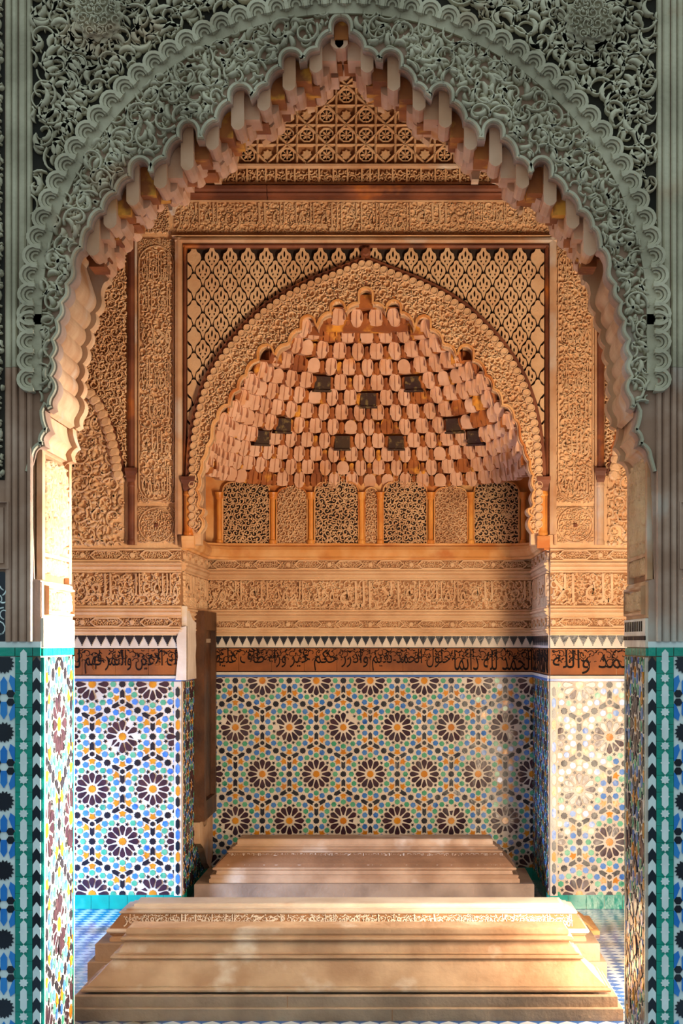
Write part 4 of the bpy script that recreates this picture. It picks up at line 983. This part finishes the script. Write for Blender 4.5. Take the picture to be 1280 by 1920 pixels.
for i in range(-7, 8):
    for j in range(nv):
        u, v = i*G, v0+.055+j*G
        if v > v1-.05 or abs(u) > 1.0 or abs(u) > .95-.62*(v-v0)/.55+.2: continue
        if (i+j) % 2 == 0 or (i % 2 == 0 and j % 3 == 1): link('pierced_flower', flm, t, FW.mat(u, v, .004, 0 if (i+j) % 4 else math.pi/4))
        else: link('star_boss', rm, t, FW.mat(u, v, .004))
def strap(a, b):
    q = MB(); q.ribbon(FW, [a, b], .016, .003, .03, top=.7); q.ribbon(FW, [a, b], .005, .028, .034, top=.5); obj('strap', q, M['plaster'], t)
H = v1-v0
for i in range(-8, 9):
    u = (i+.5)*G; lim = max(.06, min(H, (1.15-abs(u))/.62*.55)); strap((u, v0), (u, v0+lim))
for j in range(nv):
    v = v0+.055+(j+.5)*G
    if v < v1: lim = min(1.05, max(.1, 1.15-.62*(v-v0)/.55)); strap((-lim, v), (lim, v))
for i in range(-9, 10, 2):
    u = i*G
    for sd in (-1, 1):
        a = (u, v0+.0); L = min(.62, H)
        b = (u+sd*L, v0+L)
        if abs(b[0]) > 1.15: L = max(.1, (1.15-u*sd)); b = (u+sd*L, v0+L)
        strap(a, b)

# ------------------------------------------------------------------ near piers: reveals, mouldings, tiles
D = YB-YF
for s, w_, fr in ((-1, 'left', FJL), (1, 'right', FJR)):
    def U(d0, d1): return (YF+d0, YF+d1) if s < 0 else (-YF-d1, -YF-d0)
    x_in = JU*-1 if s < 0 else -JU
    fu = Fr((-(-JU) if s < 0 else -JU, 0, 0), fr.U, fr.V, fr.N)
    zt, zm, zb2, zp = PF(0, 842)[1], PF(0, 1086)[1], PF(0, 1158)[1], PF(0, 1214)[1]
    lit = 'sunlit' if s < 0 else 'shaded'
    u0, u1 = U(.02, D-.02)
    t = thing('reveal_filigree_panel', '%s tall carved filigree panel on the inner face of the %s pier' % (lit, w_), 'plaster panel', tuple(fu.p((u0+u1)/2, zm, 0)), 'pier reveal panels')
    q = MB(); q.box(fu, u0, u1, zm, zt, -.02, .004); obj('ground', q, M['plaster_deep'], t)
    q = MB(); scrolls(q, fu, (u0, u1, zm, zt), rect_in(u0+.06, u1-.06, zm+.1, zt-.02), .07, .003, .03, 170+s, wid=.18, leaf=.30, top=.45); scrolls(q, fu, (u0, u1, zm, zt), rect_in(u0+.03, u1-.03, zm+.02, zm+.09), .05, .003, .024, 175, wid=.2, leaf=.3); obj('filigree', q, M['plaster'], t, kind='stuff')
    for a, b in ((u0, u0+.05), (u1-.05, u1)):
        q = MB(); q.box(fu, a, b, zm, zt, 0, .026); obj('border', q, M['plaster_plain'], t)
    q = MB(); q.box(fu, u0+.05, u1-.05, zm+.09, zm+.105, 0, .026); obj('rail', q, M['plaster_plain'], t)
    u0, u1 = U(.004, D-.004)
    t = thing('reveal_square_panel', '%s small framed carved panel on the inner face of the %s pier' % (lit, w_), 'plaster panel', tuple(fr.p((u0+u1)/2, zb2, 0)), 'pier reveal squares')
    q = MB(); q.box(fr, u0, u1, zb2, zm-.01, -.03, .004); obj('ground', q, M['plaster_plain'], t)
    q = MB(); scrolls(q, fr, (u0, u1, zb2, zm), rect_in(u0+.08, u1-.08, zb2+.03, zm-.04), .05, .003, .02, 181, wid=.2, leaf=.3); obj('relief', q, M['plaster'], t, kind='stuff')
    q = MB(); q.ribbon(fr, [(u0+.05, zb2+.018), (u1-.05, zb2+.018), (u1-.05, zm-.028), (u0+.05, zm-.028)], .016, .003, .022, closed=True); obj('border', q, M['plaster_plain'], t)
    t = thing('reveal_plain_block', '%s plain whitewashed block on the inner face of the %s pier' % (lit, w_) if s < 0 else 'shaded plain band with dark fringe on the inner face of the right pier', 'plaster', tuple(fr.p((u0+u1)/2, zp, 0)), 'pier reveal blocks')
    q = MB(); q.box(fr, u0, u1, zp, zb2-.002, -.03, .012); obj('block', q, M['white_pl'], t)
    if s > 0:
        q = MB(); q.box(fr, u0, u1, zp+.028, zp+.044, .01, .016); obj('dark_line', q, M['muq_dk'], t)
        for i in range(10):
            a = u0+.04+i*(u1-u0-.08)/10; q = MB(); q.box(fr, a, a+.012, zp+.062, zb2-.012, .01, .016); obj('fringe_bar', q, M['muq_dk'], t)
    zt2 = PF(0, 1230)[1]
    t = thing('reveal_tile_row', '%s row of green tiles on the inner face of the %s pier' % (lit, w_), 'tile border', tuple(fr.p((u0+u1)/2, zt2, 0)), 'pier reveal tile rows')
    q = MB(); nn = 7; du = (u1-u0)/nn; q.box(LOC, .002, du-.002, 0, zp-zt2-.003, -.01, .01); me = q.mesh('tile', [M['t_teal']])
    for i in range(nn): link('tile', me, t, fr.mat(u0+i*du, zt2, 0))
    t = thing('reveal_mosaic', '%s star mosaic on the inner face of the %s pier' % (lit, w_), 'tile mosaic', tuple(fr.p((u0+u1)/2, 0, 0)), 'pier reveal mosaics')
    zellij(t, fr, u0+.03, u1-.03, .0, zt2-.006, .46, (u0+u1)/2, PF(0, 1365)[1], limit=90)
    for a, b in ((u0, u0+.03), (u1-.03, u1)):
        q = MB(); q.box(fr, a, a+(b-a)*.45, 0, zt2-.006, -.01, .012); obj('edge_strip', q, M['t_teal'], t); q = MB(); q.box(fr, a+(b-a)*.5, b, 0, zt2-.006, -.01, .012); obj('edge_strip', q, M['t_white'], t)
    # pier front tiles
    X = lambda px: s*((645.5-px)/KF)        # px measured on the left pier
    def span(a, b): return tuple(sorted((X(a), X(b))))
    zt3, zt4 = PF(0, 1214)[1], PF(0, 1230)[1]
    t = thing('pier_tile_row', 'row of plain teal tiles capping the tiled front of the %s pier' % w_, 'tile border', tuple(FF.p(s*1.25, zt4, 0)), 'pier tile rows')
    for a, b in ((77, 62.5), (62, 29.5), (29, -2), (-2.5, -34), (-34.5, -66)):
        u0, u1 = span(a, b); q = MB(); q.box(FF, u0+.0008, u1-.0008, zt4, zt3, -.005, .012); obj('tile', q, M['t_teal'], t)
    q = MB(); q.box(FF, *span(77, -66), zt3, PF(0, 1203)[1], -.005, .008); obj('pale_strip', q, M['t_pale'], t)
    t = thing('chevron_tile_strip', 'vertical strip of black and pale chevron tiles on the %s pier' % w_, 'tile border', tuple(FF.p(X(69), 0, 0)), 'chevron strips')
    u0, u1 = span(76.5, 62.5); um = (u0+u1)/2; p = .0405
    ms = []
    for k in ('t_navy', 't_pale'):
        q = MB(); q.prism(LOC, [(u0-um, 0), (0, .020), (u1-um, 0), (u1-um, p-.002), (0, p+.018), (u0-um, p-.002)], -.004, .011, tess=True); ms.append(q.mesh('tile', [M[k]]))
    z = zt4-p-.02; i = 0
    while z > -.01: link('tile', ms[i % 2], t, FF.mat(um, z, 0)); z -= p; i += 1
    t = thing('star_hexagon_strip', 'teal tile strip with pale long hexagons and little stars on the %s pier' % w_, 'tile border', tuple(FF.p(X(46), 0, 0)), 'star and hexagon strips')
    u0, u1 = span(61.5, 29.5); um = (u0+u1)/2
    p = .1285; z = zt4-.065; hx_ = MB(); hx_.prism(LOC, [(0, -.046), (.0125, -.032), (.0125, -.004), (.018, 0), (.0125, .004), (.0125, .032), (0, .046), (-.0125, .032), (-.0125, .004), (-.018, 0), (-.0125, -.004), (-.0125, -.032)], 0, .004); hx_ = hx_.mesh('tile', [M['t_pale']])
    st = MB(); st.prism(LOC, star(8, .0175, .0125), 0, .004); st = st.mesh('tile', [M['t_pale']])
    bk = MB(); bk.box(LOC, u0-um, -.0005, 0, p/2-.0012, -.004, .010); bk = bk.mesh('tile', [M['t_teal']]); bk2 = MB(); bk2.box(LOC, .0005, u1-um, 0, p/2-.0012, -.004, .010); bk2 = bk2.mesh('tile', [M['t_teal']])
    zz = zt4-.002-p/2
    while zz > -.02: link('tile', bk, t, FF.mat(um, zz, 0)); link('tile', bk2, t, FF.mat(um, zz, 0)); zz -= p/2
    z = zt4-.02
    while z > .03: link('tile', hx_, t, FF.mat(um, z, .0095)); link('tile', st, t, FF.mat(um, z-p/2, .0095)); z -= p
    t = thing('pier_star_mosaic', 'large blue black and white star mosaic at the outer edge of the %s pier' % w_, 'tile mosaic', tuple(FF.p(X(0), 0, 0)), 'pier star mosaics')
    u0, u1 = span(29, -66); q = MB(); q.box(FF, u0, u1, 0, zt4-.002, -.004, .006); obj('grout_bed', q, M['t_pale'], t)
    cu = X(8); z = zt4-.028; P = .262
    def put(poly, uu, zz, a, mt):
        C = clip_rect(xf(poly, uu, zz, a), u0, u1, 0, zt4-.003)
        if len(C) > 2 and abs(area2(C)) > 2e-5: q = MB(); q.prism(FF, C, .004, .010, tess=True); obj('tile', q, M[mt], t)
    pet = [(0, -.034), (.012, -.012), (.012, .020), (-.012, .020), (-.012, -.012)]
    while z > -.2:
        for cc in (cu, cu-s*-.118):
            put(star(16, .040, .031), cc, z, .1, 't_navy')
            for k in (-1, 0, 1):
                put([(0, .032), (.013, .012), (.012, -.034), (-.012, -.034), (-.013, .012)], cc+k*.036, z-.082+abs(k)*.008, k*.35, 't_sky')
                put([(0, .032), (.013, .012), (.012, -.034), (-.012, -.034), (-.013, .012)], cc+k*.036, z+.082-abs(k)*.008, math.pi-k*.35, 't_sky')
            for k in (-1, 1): put(ngon(6, .016), cc+k*.026, z-.131+.016, 0, 't_navy'); put(ngon(6, .016), cc+k*.026, z-.131-.016, 0, 't_navy')
            put([(0, .03), (.022, .01), (.018, -.02), (0, -.012), (-.018, -.02), (-.022, .01)], cc+.059, z-.131, 0, 't_teal')
        z -= P
    # pier front mouldings and carved edge strip
    t = thing('pier_moulding', 'ridged vertical plaster mouldings on the front of the %s pier' % w_, 'moulding', tuple(FF.p(s*1.24, zt3, 0)), 'pier mouldings')
    for (a, b, h) in ((62, 52, .024), (50.5, 36, .016), (34, 24, .022), (22.5, 11, .014)):
        u0, u1 = span(a, b)
        for za, zb_, mm in ((PF(0, 1203)[1], PF(0, 690)[1], 'front_plain'), (PF(0, 690)[1]+.001, 4.6, 'front')):
          q = MB(); q.mold(FF, za, zb_, [(u0, 0), (u0, h*.6), (u0+(u1-u0)*.25, h), (u0+(u1-u0)*.75, h), (u1, h*.6), (u1, 0)], vert=True); obj('ridge', q, M[mm], t)
    t = thing('pier_edge_carving', 'strip of pierced carving along the outer edge of the %s pier' % w_, 'plaster carving', tuple(FF.p(s*1.33, PF(0, 930)[1], 0)), 'pier edge carvings')
    u0, u1 = span(9, -60); v0, v1 = PF(0, 900)[1], 4.3
    q = MB(); q.box(FF, u0, u1, v0, v1, -.005, .004); obj('ground', q, M['front_deep'], t)
    q = MB(); scrolls(q, FF, (u0, u1, v0, v1), rect_in(u0+.004, u1-.004, v0+.006, v1), .05, .003, .026, 190+s, wid=.2, leaf=.36, nleaf=3); obj('scrolls', q, M['front'], t, kind='stuff')
    t = thing('pier_framed_panel', 'plain framed plaster panel low on the outer edge of the %s pier' % w_, 'plaster panel', tuple(FF.p(s*1.33, PF(0, 1070)[1], 0)), 'pier framed panels')
    v0, v1 = PF(0, 1066)[1], PF(0, 942)[1]; u0, u1 = span(17, -60)
    q = MB(); q.ribbon(FF, [(u0, v0), (u1, v0), (u1, v1), (u0, v1)], .012, 0, .02, closed=True); obj('frame', q, M['front_plain'], t)
    q = MB(); q.box(FF, u0+.02, u1-.02, v0+.02, v1-.02, -.004, .008); obj('field', q, M['front_plain'], t)
t = thing('blue_carved_tile', 'dark blue tile fragment with pale curls on the left pier edge', 'tile', tuple(FF.p(PF(0, 0)[0], PF(0, 1200)[1], 0)))
u0, u1 = PF(-50, 0)[0], PF(17, 0)[0]; v0, v1 = PF(0, 1202)[1], PF(0, 1072)[1]
q = MB(); q.prism(FF, [(u0, v0), (u1, v0), (u1, v1-.05), (u1-.01, v1-.03), (u1-.004, v1-.01), (u1-.02, v1), (u0, v1)], -.004, .008, tess=True); obj('tile', q, M['t_navy'], t)
q = MB(); scrolls(q, FF, (u0, u1, v0, v1), rect_in(u0, u1-.006, v0+.006, v1-.05), .06, .007, .011, 199, wid=.1, leaf=.14); obj('curls', q, M['t_pale'], t, kind='stuff')

# ------------------------------------------------------------------ tombs
def tomb(label, cx, y0, y1, hw, levels, words=None, joints=()):
    """levels: list of (part name, material, [(inset, z), ...]) stacked from the floor; inset from the outer footprint"""
    t = thing('marble_tomb', label, 'tomb', (cx, (y0+y1)/2, 0), 'marble tombs')
    for nm, mat, prof in levels:
        q = MB(); js = joints if nm == 'base_slab' else ()
        q.rings([[(cx-hw+a, y0+a*b, z), (cx+hw-a, y0+a*b, z), (cx+hw-a, y1-a*b, z), (cx-hw+a, y1-a*b, z)] for a, b, z in prof]); o = obj(nm, q, mat, t)
        if nm == 'frieze' and words:
            (a0, b0, z0), (a1, b1, z1) = prof[0], prof[-1]
            p0 = np.array([0, y0+a0*b0, z0]); p1 = np.array([0, y0+a1*b1, z1]); V = (p1-p0)/np.linalg.norm(p1-p0); Lh = np.linalg.norm(p1-p0)
            fr = Fr((cx, p0[1], p0[2]), (1, 0, 0), V, np.cross((1, 0, 0), V)); n = len(words); L = 2*(hw-a0)-.12; du = L/n
            q = MB()
            for i, w_ in enumerate(words): lettering(q, fr, w_, L/2-(i+1)*du+.006, L/2-i*du-.006, Lh*.12, Lh*.9, -.001, .0045)
            sub('lettering', q, M['marble_pale_skylit'], o)
            q = MB(); scrolls(q, fr, (-L/2, L/2, Lh*.3, Lh), rect_in(-L/2, L/2, Lh*.3, Lh*.92), .03, -.001, .003, 5, wid=.14, leaf=.22, npt=8, nleaf=2); sub('curls', q, M['marble_pale_skylit'], o, kind='stuff')
    return t
M['marble_pale_skylit'] = mkmat('pale_skylit_marble', (218, 206, 192), (200, 184, 168), rough=.45, bump=.2, bscale=45, c3=(186, 150, 120), s3=4, t3=.6)  # pale for the letters; also puts skylight on the second tomb's top into colour
skylit = M['marble_pale_skylit']; mar = M['marble']; slb = M['slab']
wl_ = ['الحمد لله', 'وحده لا', 'كل نفس', 'ذائقه الموت', 'وانما', 'توفون', 'اجوركم', 'يوم القيامه', 'فمن', 'زحزح', 'عن النار', 'وادخل', 'الجنه', 'فقد فاز']
y0 = 6.99; y1 = 7.58
t1 = tomb('large brown marble tomb nearest the viewer between the piers', -.02, y0, y1, 1.175, [
    ('base_slab', slb, [(0, 1, 0), (0, 1, .050), (.004, 1, .054)]), ('base_slab', slb, [(.022, 1, .052), (.022, 1, .098), (.028, 1, .103)]),
    ('foot_moulding', mar, [(.060, 1, .1095), (.048, 1, .112), (.046, 1, .120), (.052, 1, .128), (.060, 1, .130), (.060, 1, .134)]),
    ('lower_flare', mar, [(.064, 1, .132), (.086, .98, .150), (.118, .98, .180), (.150, .97, .215), (.166, .97, .232)]),
    ('middle_moulding', mar, [(.160, .97, .231), (.152, .97, .238), (.156, .97, .246), (.170, .97, .249), (.168, .97, .254), (.180, .97, .257)]),
    ('upper_flare', mar, [(.184, .97, .256), (.192, .97, .272), (.204, .97, .292), (.212, .97, .306)]),
    ('top_moulding', mar, [(.196, .97, .305), (.190, .97, .312), (.196, .97, .320), (.216, .97, .325), (.212, .97, .334), (.214, .97, .352), (.222, .97, .358)])])
for u, v0_, v1_ in ((PX(FPX/6.99)(538, 0)[0], .052, .103), (PX(FPX/6.99)(735, 0)[0], .0, .103)):
    q = MB(); q.box(facing(y0+(.021 if v0_ else -.0005)), u-.002, u+.002, v0_+.002, v1_-.002 if v0_ else .05, -.003, .0015); obj('joint', q, M['marble_dk'], t1)
def pyramid(b):
    return None
t2 = tomb('marble tomb with skylight coloured white on its top and carved frieze just behind the nearest tomb', -.04, 7.80, 8.38, 1.225, [
    ('base_slab', slb, [(0, 1, 0), (0, 1, .088), (.004, 1, .093)]), ('base_slab', slb, [(.03, 1, .092), (.03, 1, .170), (.034, 1, .175)]),
    ('body', mar, [(.088, 1.0, .174), (.088, 1, .190), (.10, 1, .198), (.088, 1, .208), (.094, 1, .216)]),
    ('lip', skylit, [(.080, 1, .215), (.074, 1, .224), (.080, 1, .236)]),
    ('frieze', M['marble_dk'], [(.088, 1, .235), (.102, 1, .256), (.122, 1, .282), (.138, 1, .302)]),
    ('top_moulding', skylit, [(.130, 1, .301), (.126, 1, .307), (.148, 1, .311), (.160, 1, .313), (.155, 1, .319), (.176, 1, .323), (.178, 1, .326)]),
    ('top_slab', skylit, [(.190, 1, .325), (.188, 1, .336), (.192, 1, .339), (.204, 1, .341)])], wl_)
t3 = tomb('marble tomb with carved frieze lying inside the recess', -.012, 10.02, 10.74, 1.03, [
    ('base_slab', slb, [(0, 1, 0), (0, 1, .132), (.004, 1, .138)]),
    ('body', mar, [(.085, .5, .137), (.085, .5, .160), (.095, .5, .166), (.09, .5, .182), (.10, .5, .186), (.125, .5, .188), (.13, .5, .208), (.118, .5, .214)]),
    ('lip', mar, [(.108, .6, .213), (.102, .6, .220), (.108, .6, .228)]),
    ('frieze', M['marble_dk'], [(.116, .62, .227), (.135, .7, .250), (.165, .85, .280), (.192, 1, .306)]),
    ('top_moulding', mar, [(.184, 1, .305), (.180, 1, .314), (.202, 1, .321), (.212, 1, .324), (.206, 1, .332), (.226, 1, .341), (.230, 1, .348)]),
    ('top_slab', mar, [(.238, 1, .347), (.238, 1, .374), (.243, 1, .381), (.257, 1, .384)])], wl_[:12])
t4 = tomb('low ochre stone grave slab on the floor before the right wall', .1, 9.05, 9.55, 1.2, [
    ('base_slab', M['plaster_orange'], [(0, 1, 0), (.0, 1, .02), (.012, 1, .026)]), ('body', M['plaster_orange'], [(.03, 1, .025), (.06, 1, .05), (.10, 1, .075), (.12, 1, .09)]), ('top_slab', M['plaster_orange'], [(.11, 1, .089), (.11, 1, .105), (.115, 1, .11)])])
